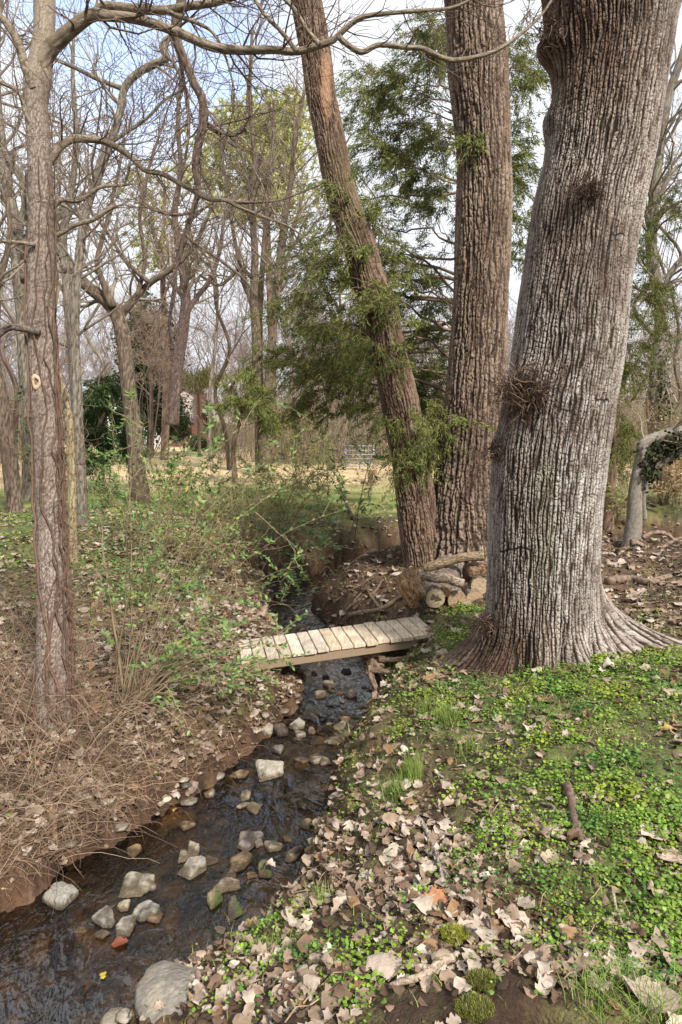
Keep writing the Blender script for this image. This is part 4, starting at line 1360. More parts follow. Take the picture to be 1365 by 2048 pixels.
# ------------------------------------------------------------------ house, shed, gate
def box(ac, x0, x1, y0, y1, z0, z1, col):
    V = [(x, y, z) for x in (x0, x1) for y in (y0, y1) for z in (z0, z1)]
    F = np.array([[0, 1, 3, 2], [4, 6, 7, 5], [0, 4, 5, 1], [2, 3, 7, 6], [0, 2, 6, 4], [1, 5, 7, 3]])
    ac.add(V, F, col)


def house():
    Y = 62.0
    pk = at(374, 774, Y); ev = at(434, 812, Y); gz = float(height(pk[0], Y)) - .1
    half = ev[0] - pk[0]
    cx = pk[0]
    t = thing('house', 'pale sided gabled house with a red brick chimney beyond the straw lawn', 'house', (cx, Y, gz))
    # siding: lapped boards on the gable end
    ac = Acc()
    nb = 34
    zs = np.linspace(gz + 1.9, pk[2], nb + 1)
    for i in range(nb):
        z0, z1 = zs[i], zs[i + 1]
        w0 = half if z0 < ev[2] else half * (pk[2] - z0) / (pk[2] - ev[2])
        w1 = half if z1 < ev[2] else half * max(0.0, (pk[2] - z1) / (pk[2] - ev[2]))
        V = [(cx - w0, Y - .03, z0), (cx + w0, Y - .03, z0), (cx + w1, Y, z1), (cx - w1, Y, z1), (cx - w0, Y, z0), (cx + w0, Y, z0)]
        ac.add(V, np.array([[0, 1, 2, 3], [4, 5, 1, 0]]), (0.42, 0.36, 0.335))
    box(ac, cx - half, cx + half, Y + .02, Y + 8, gz + 1.9, ev[2], (0.42, 0.36, 0.335))
    ac.build('wall', M_wall, t, False)
    ac = Acc(); box(ac, cx - half - .02, cx + half + 3.2, Y - .05, Y + 8, gz, gz + 1.88, (0.10, 0.055, 0.043)); ac.build('brick_base', M_brick, t, False)
    ac = Acc()
    for s in (-1, 1):
        o = 0.35
        ex, ez = cx + s * (half + o), ev[2] - o * (pk[2] - ev[2]) / half
        V = [(cx, Y - .4, pk[2] + .02), (ex, Y - .4, ez), (ex, Y + 8.3, ez), (cx, Y + 8.3, pk[2] + .02)]
        V2 = [(a, b_, c + .16) for a, b_, c in V]
        ac.add(V + V2, np.array([[0, 1, 2, 3], [4, 7, 6, 5], [0, 4, 5, 1], [1, 5, 6, 2]]), (0.16, .14, .13))
    rf = ac.build('roof', M_wall, t, False)
    ac = Acc()
    for s in (-1, 1):
        o = 0.35
        ex, ez = cx + s * (half + o), ev[2] - o * (pk[2] - ev[2]) / half
        V = [(cx, Y - .45, pk[2] - .1), (ex, Y - .45, ez - .1), (ex, Y - .45, ez + .17), (cx, Y - .45, pk[2] + .2), (cx, Y - .402, pk[2] - .1), (ex, Y - .402, ez - .1), (ex, Y - .402, ez + .17), (cx, Y - .402, pk[2] + .2)]
        ac.add(V, np.array([[0, 1, 2, 3], [3, 2, 6, 7], [0, 4, 5, 1]]), (0.8, .8, .8))
    ac.build('fascia', M_wall, rf, False)
    # chimney
    a0, a1 = at(391, 787, Y - .8), at(411, 787, Y - .8)
    ac = Acc(); box(ac, a0[0], a1[0], Y - .8, Y - .05, gz, a0[2], (0.085, 0.042, 0.033))
    box(ac, a0[0] - .06, a1[0] + .06, Y - .86, Y - .0, a0[2] + .002, a0[2] + .12, (0.25, 0.11, 0.08))
    b0, b1 = at(384, 850, Y - .85), at(420, 850, Y - .85)
    box(ac, b0[0], b1[0], Y - .95, Y - .1, gz, at(400, 845, Y)[2], (0.10, 0.05, 0.038))
    ac.build('chimney', M_brick, t, False)
    # lower wing with a shed roof sloping right
    p0, p1 = at(406, 822, Y - 1), at(450, 846, Y - 1)
    ac = Acc()
    V = [(p0[0], Y - 1.3, p0[2]), (p1[0], Y - 1.3, p1[2]), (p1[0], Y + 6, p1[2]), (p0[0], Y + 6, p0[2])]
    V2 = [(a, b_, c - .10) for a, b_, c in V]
    ac.add(V + V2, np.array([[0, 1, 2, 3], [4, 7, 6, 5], [0, 4, 5, 1], [1, 5, 6, 2]]), (0.28, .25, .23))
    ac.build('porch_roof', M_wall, t, False)
    ac = Acc(); w0, w1 = at(420, 838, Y - .1), at(428, 826, Y - .1)
    box(ac, w0[0], w1[0], Y - .12, Y - .04, w0[2], w1[2], (0.05, .06, .07)); w = ac.build('window', M_glass, t, False)
    # shed
    Y = 58.0
    q0, q1 = at(216, 850, Y), at(252, 815, Y); gz = float(height(q0[0], Y)) - .05
    t = thing('shed', 'small white shed with a dark doorway behind the bowed trunk', 'shed', ((q0[0] + q1[0]) / 2, Y, gz))
    ac = Acc(); box(ac, q0[0], q1[0], Y, Y + 2.5, gz, q1[2] - .4, (0.72, .73, .75)); ac.build('wall', M_wall, t, False)
    ac = Acc(); xm = (q0[0] + q1[0]) / 2
    V = [(q0[0] - .15, Y - .2, q1[2] - .42), (xm, Y - .2, q1[2] + .1), (q1[0] + .15, Y - .2, q1[2] - .42), (q0[0] - .15, Y + 2.7, q1[2] - .42), (xm, Y + 2.7, q1[2] + .1), (q1[0] + .15, Y + 2.7, q1[2] - .42)]
    ac.add(V, [np.array([[0, 1, 4, 3], [1, 2, 5, 4], [0, 3, 5, 2]]), np.array([[0, 2, 1], [3, 4, 5]])], (0.62, .62, .64)); ac.build('roof', M_wall, t, False)
    ac = Acc(); box(ac, q0[0] + .25, q0[0] + .7, Y - .03, Y - .003, gz, gz + 1.5, (0.05, .05, .055)); ac.build('doorway_shade', M_wall, t, False)  # dark panel on the wall, painted as the shade inside an open doorway
    # low white picket by the lawn
    t = thing('picket_fence', 'short white picket fence far off right of the bowed trunk', 'fence', at(300, 862, 57))
    for k in range(14):
        c = at(287 + k * 2.6, 866, 57)
        ac = Acc(); box(ac, c[0] - .03, c[0] + .03, 57, 57.03, float(height(c[0], 57)) - .1, c[2] + .38, (.5, .5, .52)); ac.build('picket', M_wall, t, False)
    ac = Acc(); c0, c1 = at(286, 862, 57), at(322, 862, 57)
    box(ac, c0[0], c1[0], 57.032, 57.06, c0[2], c0[2] + .08, (.5, .5, .52)); ac.build('rail', M_wall, t, False)


house()


for (px, py, Y_, rx, rz, lab) in [(366, 835, 46, 1.0, 1.3, 'dark evergreen shrub hiding the wall left of the brick chimney'), (455, 872, 48, 1.5, .8, 'low dark shrub right of the brick chimney'), (405, 884, 50, 1.0, .45, 'low clipped shrub under the brick chimney')]:
    c = at(px, py, Y_)
    t = thing('evergreen_shrub', lab, 'bush', (c[0], Y_, float(height(c[0], Y_))), 'shrubs by the house')
    ac = Acc(); leafy_crown(ac, [(c, (rx, rx, rz)), (c - np.array([.3, 0, rz * .8]), (rx * .8, rx, rz * .7))], 2600, .16, [np.array((.02, .035, .012)), np.array((.10, .13, .04))], int(px)); ac.build('crown', M_green, t)
    ac = Acc(); V, F = tube_mesh(np.array([[c[0], Y_, float(height(c[0], Y_)) - .1], [c[0] + .05, Y_, c[2] - rz * .5], [c[0], Y_, c[2]]]), [.07, .06, .03], 8); ac.add(V, F, (.14, .1, .07)); ac.build('trunk', M_bark, t)


def thicket():
    r = np.random.default_rng(91)
    polys = []
    for _ in range(6500):
        Y_ = r.uniform(30, 58)
        px = r.choice([r.uniform(560, 900), r.uniform(1180, 1500), r.uniform(-150, 110), r.uniform(430, 700)], p=[.42, .32, .14, .12])
        x = (px - 682.5) / FPX * Y_
        z = float(height(x, Y_))
        L = r.gamma(3, .75) * (1.5 if px > 1100 else 1)
        lean = r.normal(0, .28, 2)
        n = 5
        tt = np.linspace(0, 1, n)[:, None]
        P = np.array([x, Y_, z - .1]) + tt * np.array([lean[0] * L, lean[1] * L, L]) + np.cumsum(r.normal(0, .05 * L, (n, 3)), 0) * tt
        c = np.array([(.22, .17, .12), (.27, .22, .165), (.17, .125, .09), (.19, .18, .08)][r.integers(0, 4)]) * r.uniform(.8, 1.2)
        polys.append((P, np.linspace(.016, .008, n) * r.uniform(.6, 1.3), c))
        for _ in range(3):
            k = r.integers(1, n)
            d = unit(r.normal(0, 1, 3) + np.array([0, 0, .6])) * L * .35
            polys.append((np.array([P[k], P[k] + d * .5 + r.normal(0, .05, 3), P[k] + d]), [.009, .007, .005], c))
    ac = Acc(); add_tubes(ac, polys, 3)
    tag(ac.build('thicket', M_twig), 'brown brush closing off the far side of the lawn', 'thicket', kind='stuff')


thicket()


def gate():
    Y = 27.0
    c = at(720, 930, Y)
    t = thing('metal_gate', 'grey tube farm gate half hidden behind the leaning stem', 'gate', c)
    x0, x1 = at(692, 900, Y)[0], at(748, 900, Y)[0]
    z0, z1 = at(0, 932, Y)[2], at(0, 892, Y)[2]
    for k in range(6):
        z = z0 + (z1 - z0) * (k / 5) ** 1.1
        ac = Acc(); V, F = tube_mesh(np.array([[x0, Y, z], [(x0 + x1) / 2, Y, z], [x1, Y, z]]), [.022] * 3, 8); ac.add(V, F, (.20, .22, .25)); ac.build('rail', M_metal, t)
    for k, x in enumerate((x0, (x0 + x1) / 2, x1)):
        ac = Acc(); V, F = tube_mesh(np.array([[x, Y + .03, z0 - .1], [x, Y + .03, (z0 + z1) / 2], [x, Y + .03, z1 + .02]]), [.025] * 3, 8); ac.add(V, F, (.20, .22, .25)); ac.build('upright', M_metal, t)
    # weathered stump on the grass
    Y = 19.5
    a = at(744, 972, Y); a[2] = float(height(a[0], Y)) - .05
    top = at(746, 940, Y)
    P, R = resample([a, (a + top) / 2, top], [.16, .12, .115], 24)
    ac_t = thing('tree_stump', 'short mossy brown stump on the grass before the gate', 'stump', a)
    trunk_obj('trunk', P, R, 24, .06, 3, .01, 9, [(.05, .035, .02), (.17, .12, .06), (.3, .22, .12)], ac_t)


gate()

# ------------------------------------------------------------------ footbridge
def bridge():
    L0 = at_z(483, 1329, -0.50); R0 = at_z(876, 1272, -0.35)
    d = R0 - L0; Ln = np.linalg.norm(d); d /= Ln
    pr = np.array([-d[1], d[0], 0]); pr /= np.linalg.norm(pr)
    up = np.cross(d, pr)
    Wd = 0.60
    t = thing('footbridge', 'small weathered plank footbridge across the stream', 'bridge', (L0 + R0) / 2 + pr * Wd / 2)
    n = 16; step = Ln / n
    rr = np.random.default_rng(5)

    def slab(o, a, b, c, la, lb, lc, col, name, mat, nb=1):
        """bevelled board: corner o, axes a,b,c with lengths la, lb, lc"""
        e = min(0.006, la * .1, lc * .3)
        V, C = [], []
        prof = [(e, 0), (la - e, 0), (la, e), (la, lc - e), (la - e, lc), (e, lc), (0, lc - e), (0, e)]
        ks = np.linspace(0, lb, nb + 1)
        for s in ks:
            wob = rr.normal(0, 0.0012, 2)
            for (u, w) in prof:
                V.append(o + a * (u + wob[0]) + b * s + c * (w + wob[1]))
        F = []
        for i in range(nb):
            for j in range(8):
                F.append([i * 8 + j, i * 8 + (j + 1) % 8, (i + 1) * 8 + (j + 1) % 8, (i + 1) * 8 + j])
        V = np.array(V)
        T = [[j for j in q] for q in ([0, 1, 2, 7], [7, 2, 3, 6], [6, 3, 4, 5])]
        F += T + [[nb * 8 + j for j in q] for q in T]
        me = mesh_from(name, V, np.array(F), np.tile(col, (len(V), 1)), False)
        return new_obj(name, me, t, mat)
    for k in range(n):
        f = rr.uniform(0.80, 1.12)
        warm = rr.uniform(0, 1)
        col = np.array((0.54, 0.43, 0.30)) * f * (1 - warm) + np.array((0.55, 0.47, 0.38)) * f * warm
        ov = rr.normal(0, 0.008)
        o = L0 + d * (k * step + 0.004) + pr * ov + up * rr.normal(0, .002)
        bo = slab(o, d, pr, up, step - 0.009, Wd + rr.normal(0, .006), 0.032, col, 'deck_board', None, 6)
        bo.data.materials.append(board_mats[k % 4])
    for q, nm in ((0.03, 'beam'), (Wd - 0.09, 'beam')):
        slab(L0 + d * 0.02 + pr * q - up * 0.092, pr, d, up, 0.05, Ln - 0.05, 0.089, np.array((0.23, .165, .105)), nm, M_board, 8)
    for s in (0.03, Ln - 0.14):
        slab(L0 + d * s + pr * 0.085 - up * 0.30, d, pr, up, 0.09, Wd - .19, 0.18, np.array((0.26, .185, .12)), 'crosspiece', M_board, 4)
    slab(R0 - d * 0.10 + pr * 0.005 - up * .26, d, up, -pr, .09, .25, .05, np.array((.30, .21, .14)), 'post', M_board, 2)


def board_mat(seed):
    m = bpy.data.materials.new('deck_board_wood')
    m.use_nodes = True
    n, l = m.node_tree.nodes, m.node_tree.links
    p = n['Principled BSDF']; p.inputs['Roughness'].default_value = 0.82; p.inputs['Specular IOR Level'].default_value = .25
    a = n.new('ShaderNodeAttribute'); a.attribute_name = 'col'
    t = n.new('ShaderNodeTexCoord'); mpn = n.new('ShaderNodeMapping')
    mpn.inputs['Scale'].default_value = (60, 5, 20); mpn.inputs['Location'].default_value = (seed * 3.7, seed, 0)
    mpn.inputs['Rotation'].default_value = (0, 0, math.radians(-10))
    l.new(t.outputs['Object'], mpn.inputs['Vector'])
    g = n.new('ShaderNodeTexNoise'); g.inputs['Scale'].default_value = 1; g.inputs['Detail'].default_value = 5; g.inputs['Distortion'].default_value = .8
    l.new(mpn.outputs['Vector'], g.inputs['Vector'])
    s = n.new('ShaderNodeTexNoise'); s.inputs['Scale'].default_value = 7; s.inputs['Detail'].default_value = 4
    l.new(t.outputs['Object'], s.inputs['Vector'])
    r1 = n.new('ShaderNodeMapRange'); r1.inputs['From Min'].default_value = .3; r1.inputs['From Max'].default_value = .7; r1.inputs['To Min'].default_value = .62; r1.inputs['To Max'].default_value = 1.15
    l.new(g.outputs['Fac'], r1.inputs['Value'])
    r2 = n.new('ShaderNodeMapRange'); r2.inputs['From Min'].default_value = .35; r2.inputs['From Max'].default_value = .65; r2.inputs['To Min'].default_value = .78; r2.inputs['To Max'].default_value = 1.1
    l.new(s.outputs['Fac'], r2.inputs['Value'])
    mu = n.new('ShaderNodeMath'); mu.operation = 'MULTIPLY'; l.new(r1.outputs['Result'], mu.inputs[0]); l.new(r2.outputs['Result'], mu.inputs[1])
    mm = n.new('ShaderNodeMix'); mm.data_type = 'RGBA'; mm.blend_type = 'MULTIPLY'; mm.inputs['Factor'].default_value = 1
    l.new(a.outputs['Color'], mm.inputs['A']); l.new(mu.outputs['Value'], mm.inputs['B']); l.new(mm.outputs['Result'], p.inputs['Base Color'])
    b = n.new('ShaderNodeBump'); b.inputs['Strength'].default_value = .4; b.inputs['Distance'].default_value = .004
    l.new(g.outputs['Fac'], b.inputs['Height']); l.new(b.outputs['Normal'], p.inputs['Normal'])
    return m


board_mats = [board_mat(k) for k in range(4)]
bridge()

# ------------------------------------------------------------------ stones
def sphere_dirs(nu=44, nv=28):
    th = np.arange(nu) / nu * 2 * math.pi
    ph = np.linspace(0, math.pi, nv)
    D = np.stack([np.sin(ph)[:, None] * np.cos(th), np.sin(ph)[:, None] * np.sin(th), np.repeat(np.cos(ph)[:, None], nu, 1)], -1).reshape(-1, 3)
    i, j = np.meshgrid(np.arange(nv - 1), np.arange(nu), indexing='ij')
    a = i * nu + j; b = i * nu + (j + 1) % nu
    return D, np.stack([a, a + nu, b + nu, b], -1).reshape(-1, 4)


SD, SQ = sphere_dirs()


def rock_shape(seed, flat=0.4, facets=6, rough=0.05):
    """An angular, layered block: irregular polygon in plan, steep broken sides, a tilted top."""
    r = np.random.default_rng(seed)
    th = np.arctan2(SD[:, 1], SD[:, 0])
    k = r.integers(4, facets + 1)
    an = np.sort(np.arange(k) / k * 6.283 + r.normal(0, .35, k)); h = r.uniform(.62, 1.0, k)
    dn = np.cos(th[:, None] - an[None, :])
    pr = np.min(np.where(dn > .12, h / np.maximum(dn, .12), 9), axis=1)
    pr = np.minimum(pr, 1.2)
    pr = pr * (1 + .07 * noise2(th * 2.3 + seed, SD[:, 2] * 2.2, seed) + .045 * noise2(th * 6, SD[:, 2] * 5 + seed, seed + 1))
    sn = np.sqrt(np.maximum(0, 1 - SD[:, 2] ** 2))
    f = sn ** .42
    z = np.sign(SD[:, 2]) * np.abs(SD[:, 2]) ** .55
    x, y = pr * f * np.cos(th), pr * f * np.sin(th)
    tx, ty = r.normal(0, .22, 2)
    top = (SD[:, 2] > 0)
    z = z * np.where(top, 1 + tx * x + ty * y, 1.0)
    z = z + top * (.10 * noise2(x * 2.2 + seed, y * 2.2, seed + 2) + .05 * np.round(2 * noise2(x * 1.3, y * 1.3 + seed, seed + 3)) + .05 * noise2(x * 7, y * 7, seed + 4))
    n3 = rough * noise2(x * 5 + z * 4, y * 5 - z * 3, seed + 5)
    return np.stack([x * (1 + n3), y * (1 + n3), z * flat], -1)


def rock_cols(V, z0, base, seed, wet=True, mossy=0.0):
    n = fbm(V[:, 0] * 14 + V[:, 2] * 9, V[:, 1] * 14, seed, 3)
    c = mixc(np.array(base) * 0.78, np.array(base) * 1.12, sstep(-.5, .5, n))
    c = mixc(c, np.array((0.30, .22, .12)), .3 * sstep(.1, .6, n))
    if wet:
        w = 1 - sstep(WZ + 0.015, WZ + 0.05, V[:, 2] + 0.022 * n)
        c = mixc(c, c * np.array((.34, .28, .22)), w)
    if mossy:
        g = sstep(.3, .7, .8 * n + .45 * (V[:, 0] - V[:, 0].mean()) / (V[:, 0].std() + 1e-6) + .25 * (V[:, 2] - V[:, 2].mean()) / (V[:, 2].std() + 1e-6))
        c = mixc(c, np.array((0.06, .09, .015)), g * .85)
    return c


ST = [  # px, py (centre of what shows), half width px, half height px, flat, tilt, colour, label
    (540, 1546, 36, 17, 0.42, 10, (.50, .45, .37), 'broad pale flat slab in midstream below the grassy lip'),
    (278, 1768, 42, 20, 0.25, 24, (.46, .43, .34), 'long pointed pale slab lying half under water'),
    (122, 1797, 36, 22, 0.55, -5, (.38, .36, .31), 'square grey stone against the left bank'),
    (209, 1838, 21, 20, 0.5, 30, (.40, .39, .35), 'grey stone left of the pale triangle stone'),
    (247, 1815, 17, 9, 0.5, 0, (.52, .46, .36), 'small pale triangular stone between two grey ones'),
    (290, 1822, 28, 17, 0.5, 15, (.40, .39, .34), 'grey wedge stone under the long pointed slab'),
    (250, 1856, 20, 17, 0.6, 0, (.40, .37, .32), 'round half wet stone above the red floating leaf'),
    (383, 1741, 28, 16, 0.5, -8, (.42, .38, .31), 'pale boat shaped stone in midstream'),
    (388, 1702, 17, 15, 0.6, 40, (.36, .31, .23), 'narrow brown stone behind the boat shaped stone'),
    (430, 1800, 18, 25, 0.9, 20, (.27, .22, .12), 'upright stone with a cap of green moss'),
    (497, 1682, 26, 18, 0.4, -20, (.24, .21, .19), 'flat dark wet stone with a pale corner'),
    (517, 1688, 10, 14, 0.6, 20, (.46, .43, .38), 'pale chip at the corner of the flat wet stone'),
    (480, 1728, 24, 16, 0.5, 0, (.24, .17, .09), 'brown rounded stone just awash in midstream'),
    (470, 1738, 8, 8, 0.7, 0, (.38, .33, .26), 'small grey point beside the brown rounded stone'),
    (527, 1742, 18, 16, 0.6, 10, (.20, .16, .09), 'dark mossy stone under a pale dry leaf'),
    (492, 1590, 14, 11, 0.35, 0, (.44, .39, .30), 'small pale stone showing through the shallow water'),
    (505, 1615, 17, 15, 0.35, 30, (.44, .38, .28), 'ragged pale stone in the ripple'),
    (420, 1588, 12, 7, 0.6, 0, (.42, .36, .27), 'small pale stone at the foot of the left bank'),
    (383, 1573, 15, 8, 0.7, 0, (.38, .30, .24), 'pinkish stone set in the left bank'),
    (556, 1500, 12, 9, 0.7, 0, (.22, .21, .19), 'small dark grey stone in the riffle'),
    (266, 1704, 15, 11, 0.6, 0, (.30, .23, .12), 'ochre pebble awash by the left bank'),
    (535, 1458, 16, 11, 0.6, 0, (.42, .36, .29), 'pale stone at the water edge below the bridge, left one'),
    (562, 1465, 15, 13, 0.8, 0, (.12, .09, .07), 'dark brown stone among pale ones at the left edge'),
    (597, 1453, 17, 9, 0.5, 0, (.38, .35, .29), 'grey flat stone beside the dark brown one'),
    (600, 1470, 14, 8, 0.5, 0, (.45, .40, .34), 'pale stone nearest below the grey flat stone'),
    (624, 1464, 9, 7, 0.7, 0, (.40, .32, .26), 'small tan stone at the right of the pale group'),
    (467, 1806, 12, 8, 0.8, 0, (.26, .24, .21), 'small pointed stone right of the mossy stone'),
    (470, 1822, 24, 14, 0.3, 10, (.21, .19, .17), 'flat submerged slab right of the mossy stone'),
    (306, 1775, 9, 5, 0.7, 0, (.44, .42, .40), 'tiny white stone beside the long slab'),
    (28, 1840, 25, 22, 0.35, 0, (.28, .16, .04), 'large ochre slab under water at the left edge'),
    (120, 1890, 30, 28, 0.25, 20, (.30, .17, .04), 'ochre slab under clear water in the near pool'),
    (130, 1975, 36, 22, 0.25, 0, (.30, .17, .04), 'broad ochre slab deep in the near pool'),
    (90, 1990, 24, 14, 0.4, 25, (.13, .10, .08), 'dark slab in the near pool'),
    (330, 2010, 0, 0, 0, 0, None, None),
    (692, 1343, 12, 6, 0.22, 0, (.08, .065, .055), 'dark wet stone under the bridge, right one'),
    (652, 1356, 9, 5, 0.22, 0, (.07, .055, .045), 'dark wet stone under the bridge, middle one'),
    (628, 1348, 8, 5, 0.22, 0, (.07, .06, .05), 'dark wet stone under the bridge, left one'),
    (660, 1372, 14, 6, 0.6, 0, (.30, .25, .18), 'tan stone at the lip of the small fall'),
    (640, 1392, 13, 5, 0.6, 0, (.26, .21, .15), 'low tan stone downstream of the small fall'),
    (700, 1392, 14, 5, 0.5, 0, (.10, .08, .06), 'dark stone by the right bank below the bridge'),
    (400, 1213, 22, 12, 0.6, 0, (.46, .36, .28), 'large pinkish stone on the left bank behind the bush'),
    (1068, 1350, 13, 7, 0.7, 0, (.16, .13, .11), 'small dark stone at the foot of the huge tree'),
    (615, 1650, 12, 12, 0.8, 0, (.22, .16, .12), 'brown stone set in the right bank'),
    (595, 1705, 10, 14, 0.8, 0, (.16, .12, .09), 'dark stone wedged at the right water edge'),
]
for k, (px, py, hw, hh, fl, tilt, col, lab) in enumerate(ST):
    if lab is None: continue
    q = ground_pt(px, py)
    inw = q[2] < WZ + 0.02
    under = lab.endswith('pool') or 'under water' in lab and 'half' not in lab
    if inw or under:
        q = at_z(px, py, WZ + (-0.07 if under else 0.005))
    hw, hh = hw * .9, hh * .9
    s = hw / FPX * (q[1] * CP - (q[2] - CAMZ) * SP)
    sy = hh / FPX * (q[1] * CP - (q[2] - CAMZ) * SP)
    el = math.atan2(CAMZ - q[2], q[1])
    depth_len = max(sy * 1.0 / max(math.sin(el), .2), s * .5)
    depth_len = min(depth_len, s * 1.4)
    V = rock_shape(200 + k, max(fl, .2) if not under else .25)
    V = V * np.array([s, depth_len, s * 1.0])
    a = math.radians(tilt)
    V = V @ np.array([[math.cos(a), math.sin(a), 0], [-math.sin(a), math.cos(a), 0], [0, 0, 1]])
    V[:, 2] += 0.12 * V[:, 1]
    zoff = 0.0
    Vw = V + q + np.array([0, 0, zoff])
    c = rock_cols(Vw, WZ, col, 300 + k, True, 1.4 if 'moss' in lab else 0)
    me = mesh_from('stone', V, SQ, c * .62, False)
    o = new_obj('stone', me, None, M_stone)
    o.location = q
    tag(o, lab, 'stone', 'stones in the stream')

rs = np.random.default_rng(321)
nst = 0
while nst < 46:
    i = int(rs.integers(3, 52)); Yc = SC[i][1]
    if not 2.4 < Yc < 6.6: continue
    T = SC[i + 1] - SC[i]; T = T / np.linalg.norm(T)
    tq = rs.choice([rs.uniform(-1.0, -.45), rs.uniform(-.5, .9)])
    xy = SC[i] + T * rs.uniform(-.08, .08) + np.array([-T[1], T[0]]) * tq * SW[i]
    ppx, ppy, _d = project(np.array([xy[0], xy[1], WZ]))
    if not (20 < ppx < 760 and ppy < 1900): continue
    s = rs.uniform(.022, .055)
    V = rock_shape(1000 + nst, rs.uniform(.22, .4)) * np.array([s * rs.uniform(1, 1.5), s, s])
    a = rs.uniform(0, 6.28)
    V = V @ np.array([[math.cos(a), math.sin(a), 0], [-math.sin(a), math.cos(a), 0], [0, 0, 1]])
    q = np.array([xy[0], xy[1], WZ + rs.uniform(-.002, .012)])
    col = np.array([(.40, .36, .28), (.33, .29, .23), (.42, .37, .28), (.24, .19, .14), (.30, .22, .13)][rs.integers(0, 5)])
    o = new_obj('stone', mesh_from('stone', V, SQ, rock_cols(V + q, WZ, col, 40 + nst) * .68, False), None, M_stone)
    o.location = q
    tag(o, 'small flat broken stone barely breaking the stream surface', 'stone', 'small stones barely breaking the stream')
    nst += 1

# the big half buried boulder at the near water edge
q = ground_pt(345, 2010)
V = SD * np.array([.17, .27, .08]) * (1 + .16 * noise2(SD[:, 0] * 1.4 + 3, SD[:, 1] * 1.4 + SD[:, 2], 77) + .05 * noise2(SD[:, 0] * 4, SD[:, 1] * 4 + SD[:, 2] * 3, 78))[:, None]
V = V @ np.array([[math.cos(.6), math.sin(.6), 0], [-math.sin(.6), math.cos(.6), 0], [0, 0, 1]])
o = new_obj('boulder', mesh_from('boulder', V, SQ, rock_cols(V + q, WZ, (.20, .18, .15), 9, True)), None, M_stone)
o.location = q + np.array([.04, 0, -.045])
tag(o, 'big smooth grey boulder half buried in leaves at the near water edge', 'boulder')

# stones of the bed, too many to count
def bed():
    ac = Acc()
    r = np.random.default_rng(12)
    D, Q = sphere_dirs(10, 7)
    for _ in range(2600):
        k = r.integers(0, len(SC) - 1)
        if SC[k][1] > 11 or SC[k][1] < 0: continue
        tq = r.uniform(-1, 1)
        T = SC[k + 1] - SC[k]; T = T / np.linalg.norm(T)
        p = SC[k] + T * r.uniform(-.1, .1) + np.array([-T[1], T[0]]) * tq * SW[k] * 0.98
        s = min(.11, r.gamma(2.0, 0.024) + 0.012)
        edge = r.random() < .30
        if edge:
            p = SC[k] + T * r.uniform(-.1, .1) + np.array([-T[1], T[0]]) * r.choice([-1, 1]) * (SW[k] + r.normal(-.03, .07))
            s = min(.042, r.gamma(2.0, .013) + .010)
        z = float(height(p[0], p[1])) + s * 0.1
        V = D * np.array([s * r.uniform(.8, 1.5), s * r.uniform(.8, 1.4), s * r.uniform(.3, .55)]) * (1 + .22 * r.normal(0, 1, (len(D), 1)) * .5)
        a = r.uniform(0, 6.28)
        V = V @ np.array([[math.cos(a), math.sin(a), 0], [-math.sin(a), math.cos(a), 0], [0, 0, 1]])
        f = r.uniform(.5, 1.3)
        col = np.array([(.38, .21, .06), (.26, .15, .06), (.14, .10, .065), (.28, .22, .15), (.42, .25, .08)][r.integers(0, 5)]) * f
        if not edge: z = min(z, WZ - .012 - s * .45)
        if edge: col = np.array([(.27, .23, .18), (.20, .165, .125), (.33, .28, .21), (.13, .10, .075)][r.integers(0, 4)]) * f
        ac.add(V + np.array([p[0], p[1], z + (.35 * s if edge else 0)]), Q, col)
    tag(ac.build('streambed_gravel', M_wetstone), 'brown wet pebbles and gravel of the stream bed', 'gravel', kind='stuff')


bed()

# ------------------------------------------------------------------ log pile
def log(P0, P1, r, label, pal, seed, face=(0.50, 0.36, 0.20), hole=False, wob=0.02, bend=0, name='log', cat='log', group='logs of the pile', facem=True):
    P0, P1 = np.array(P0, float), np.array(P1, float)
    t = thing(name, label, cat, P0, group)
    n = 44
    ax = P1 - P0
    s = np.linspace(0, 1, 6)[:, None]
    C = P0 + ax * s + rng.normal(0, wob * .3, (6, 3)) * np.sin(s * 3.14) + np.array([0, 0, bend]) * np.sin(s * 3.14)
    P, R = resample(C, r * (1 + rng.normal(0, .04, 6)), n)
    trunk_obj('bark', P, R, 40, 0.04, 3, r * .10, seed, pal, t, .5)
    if facem:
        d = unit(P[0] - P[1]); T, A, B = frames(P)
        th = np.arange(40) / 40 * 2 * math.pi
        rings = [0.0, .14, .25, .38, .5, .62, .74, .86, .965]
        V, Cc = [], []
        rr = random.Random(seed)
        for q in rings:
            for a in th:
                rad = R[0] * q * (1 + .02 * math.sin(3 * a + seed))
                dep = 0.004
                c = np.array(face) * (0.86 + .22 * ((q * 7.3) % 1) * .6 + rr.uniform(-.06, .06))
                hr = 0.34 + .14 * math.sin(2 * a + 1) + .1 * math.sin(5 * a)
                if hole and q < hr:
                    dep = -0.06; c = np.array((.02, .014, .01))
                V.append(P[0] + d * dep + (A[0] * math.cos(a) + B[0] * math.sin(a)) * rad); Cc.append(c)
        F = [[i * 40 + j, i * 40 + (j + 1) % 40, (i + 1) * 40 + (j + 1) % 40, (i + 1) * 40 + j] for i in range(len(rings) - 1) for j in range(40)]
        new_obj('cut_face', mesh_from('cut_face', V, np.array(F), Cc), t, M_wood)


